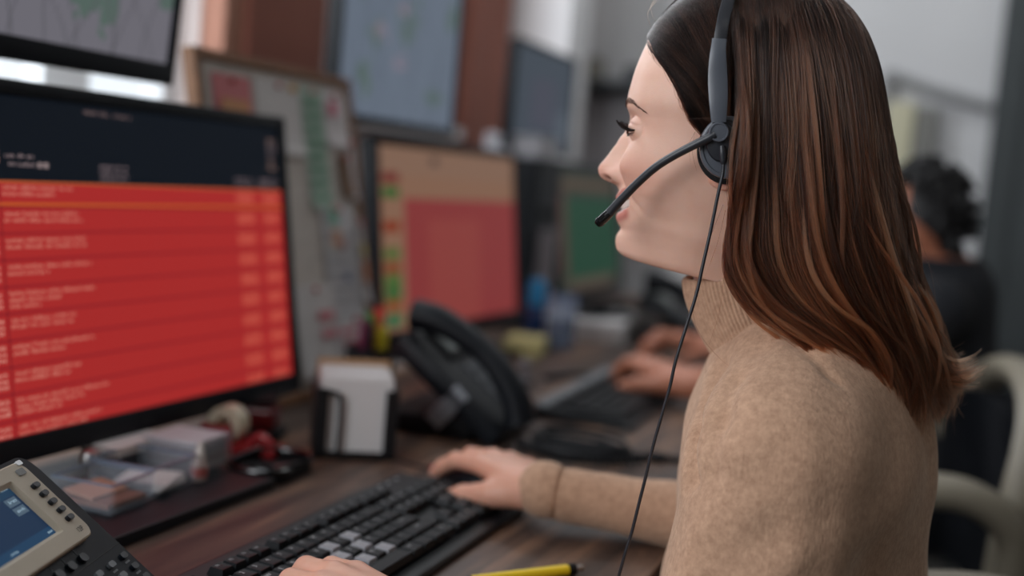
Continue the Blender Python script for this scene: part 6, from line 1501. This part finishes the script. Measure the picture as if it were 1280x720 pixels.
# ================================================================ SECOND OPERATOR
p2r = np.array([-0.08, 2.30, 0.0])
man = thing('person', 'blurred dark haired person in dark clothes typing at the far keyboard', 'person', tuple(p2r))
pr2 = [((-0.085, 2.355, 1.060), (-0.070, 2.36, 1.095), 0.056, 0.062, 0.02), ((-0.118, 2.345, 1.040), (-0.11, 2.345, 1.085), 0.035, 0.040, 0.03), ((-0.03, 2.37, 0.95), (-0.06, 2.365, 1.05), 0.055, 0.048, 0.02),
       ((-0.02, 2.40, 0.95), (0.0, 2.40, 0.60), 0.09, 0.11, 0.03), ((0.0, 2.34, 0.60), (0.0, 2.44, 0.56), 0.11, 0.11, 0.03), ((-0.02, 2.27, 0.93), (-0.02, 2.55, 0.93), 0.045, 0.045, 0.04),
       ((-0.02, 2.27, 0.93), (-0.13, 2.10, 0.80), 0.045, 0.038, 0.01), ((-0.13, 2.10, 0.80), (-0.368, 1.925, 0.793), 0.040, 0.026, 0.01),
       ((-0.02, 2.55, 0.93), (-0.15, 2.60, 0.80), 0.045, 0.038, 0.01), ((-0.15, 2.60, 0.80), (-0.39, 2.41, 0.80), 0.036, 0.020, 0.01),
       ((0.0, 2.32, 0.56), (-0.42, 2.28, 0.55), 0.075, 0.055, 0.02), ((0.0, 2.46, 0.56), (-0.42, 2.46, 0.55), 0.075, 0.055, 0.02),
       ((-0.42, 2.28, 0.55), (-0.38, 2.28, 0.09), 0.05, 0.035, 0.02), ((-0.42, 2.46, 0.55), (-0.38, 2.46, 0.09), 0.05, 0.035, 0.02), ((-0.38, 2.28, 0.045), (-0.54, 2.28, 0.035), 0.034, 0.028, 0.01), ((-0.38, 2.46, 0.045), (-0.54, 2.46, 0.035), 0.034, 0.028, 0.01)]
def mk(prims, pad=0.0):
    def fn(P):
        D = None
        for a_, b_, ra, rb, k in prims:
            q_ = sd_cone(P, a_, b_, ra + pad, rb + pad); D = q_ if D is None else smin(D, q_, k)
        return D
    return fn
nose2 = ((-0.148, 2.335, 1.070), (-0.158, 2.333, 1.055), 0.010, 0.012, 0.015); lips2 = ((-0.148, 2.33, 1.030), (-0.150, 2.345, 1.030), 0.010, 0.010, 0.01)
v, f = surface_nets(mk(pr2 + [nose2, lips2]), (-0.62, 1.90, 0.0), (0.16, 2.68, 1.27), 0.009)
d2 = (-0.80, 0.55, -0.05); c2 = (0.55, 0.80, 0)
cur2 = [[(0.125, -0.030, 0.016), (0.146, -0.032, 0.000), (0.156, -0.032, -0.020)], [(0.130, -0.006, 0.018), (0.152, -0.006, 0.000), (0.162, -0.006, -0.020)], [(0.124, 0.018, 0.014), (0.144, 0.020, -0.002), (0.152, 0.020, -0.022)], [(0.106, 0.040, 0.006), (0.122, 0.044, -0.008), (0.130, 0.045, -0.022)]]
hv2, hf2, _ = hand((-0.362, 1.930, 0.795), (-0.13, 2.08, 0.80), d2, c2, (0, 0, 1), 1.15, cur2, [(0.040, -0.040, -0.004), (0.066, -0.062, -0.008), (0.090, -0.070, -0.014)])
hv3, hf3, _ = hand((-0.40, 2.40, 0.802), (-0.30, 2.44, 0.80), (-0.95, -0.25, -0.05), (-0.25, 0.95, 0), (0, 0, 1), 1.1, cur2, [(0.040, -0.040, -0.004), (0.066, -0.062, -0.008), (0.090, -0.070, -0.014)])
nv = len(v); fv = np.concatenate([v, hv2, hv3]) - p2r
fb = [tuple(q_) for q_ in f] + [tuple(int(a_) + nv for a_ in q_) for q_ in hf2] + [tuple(int(a_) + nv + len(hv2) for a_ in q_) for q_ in hf3]
for sy in (-1, 1):
    e_ = MB().ball((-0.124 + 0.08 - 0.0 , 0.048 + sy * 0.024, 1.078), 0.011, 14, 10).build('eye', M('eye_white', rgb(214, 204, 200), rough=0.15), man, smooth=True)
    MB().ball((-0.132 + 0.08, 0.048 + sy * 0.024, 1.078), 0.0055, 10, 8).build('iris', M('iris_brown', rgb(70, 44, 30), rough=0.1), e_, smooth=True)
    MB().tube([(-0.136 + 0.08, 0.048 + sy * 0.012, 1.096), (-0.134 + 0.08, 0.048 + sy * 0.026, 1.099), (-0.120 + 0.08, 0.048 + sy * 0.040, 1.094)], 0.003, 6, smooth=3).build('eyebrow', M('brow_black', rgb(20, 16, 15), rough=0.8), man, smooth=True)
np_mesh('body', fv, fb, M('skin_ruddy', rgb(176, 112, 86), rough=0.5), man)
jk = pr2[2:3] + pr2[3:6] + [((-0.02, 2.27, 0.93), (-0.13, 2.10, 0.80), 0.045, 0.038, 0.01)] + [pr2[8], pr2[9]]
v, f = surface_nets(mk(jk, 0.012), (-0.45, 2.0, 0.45), (0.16, 2.68, 1.02), 0.008)
np_mesh('jacket', v - p2r, f, M('jacket_black', rgb(16, 19, 26), rough=0.9, var=0.15, vscale=40), man)
v, f = surface_nets(mk(pr2[10:], 0.010), (-0.56, 2.15, 0.08), (0.12, 2.60, 0.66), 0.012)
np_mesh('trousers', v - p2r, f, M('jeans_dark', rgb(30, 34, 46), rough=0.9), man)
Rh = np.random.default_rng(21); mbh = MB()
for k in range(130):                       # dark curls all over the back and top of the head
    a_, e_ = Rh.uniform(0, 6.283), Rh.uniform(-0.75, 1.5)
    dv = np.array([math.cos(a_) * math.cos(e_), math.sin(a_) * math.cos(e_), math.sin(e_)])
    if (dv[0] < -0.45 and dv[2] < 0.55) or (dv[2] < 0.15 and dv[0] < 0.25): continue
    cpt = np.array([-0.060, 2.36, 1.098]) + dv * np.array([0.066, 0.072, 0.080]) - p2r
    u_ = np.cross(dv, [0, 0, 1.0]); u_ /= max(np.linalg.norm(u_), 1e-6); w_ = np.cross(dv, u_); r_ = Rh.uniform(0.008, 0.014)
    mbh.tube([tuple(cpt + r_ * (u_ * math.cos(q_ * 0.9) + w_ * math.sin(q_ * 0.9)) + dv * 0.004 * q_) for q_ in range(8)], 0.006, 6)
def hcap(P): return np.maximum(sd_ell(P, (-0.060, 2.36, 1.100), (0.074, 0.080, 0.086)), -(P[..., 0] + 0.090 - 1.3 * np.maximum(1.10 - P[..., 2], 0)))
v, f = surface_nets(hcap, (-0.14, 2.26, 1.03), (0.08, 2.46, 1.27), 0.006)
mbh.add([tuple(p_) for p_ in v - p2r], [tuple(q_) for q_ in f]).build('hair', M('hair_black_curls', rgb(14, 14, 17), rough=0.6, var=0.3, vscale=120), man, smooth=True)

# ================================================================ GROUPS OF REPEATS
_by = {}
for o in scene.objects:
    if o.parent is None and o.get('category'): _by.setdefault(o.name.split('.')[0], []).append(o)
_gn = {'monitor': 'monitors standing along the desk', 'wall_display': 'displays hung above the desk', 'notice': 'papers pinned on the pin board', 'highlighter': 'highlighters in the pen cup', 'marker_pen': 'thin pens in the pen cup',
       'desk_phone': 'office phones on the desk', 'keyboard': 'keyboards on the desk', 'office_chair': 'chairs at the desk', 'ceiling_light': 'long lights on the ceiling', 'desk_organiser': 'clear boxes on the monitor foot', 'person': 'people working at the desk'}
for k_, os_ in _by.items():
    if len(os_) > 1 and k_ in _gn:
        for o in os_: o['group'] = _gn[k_]
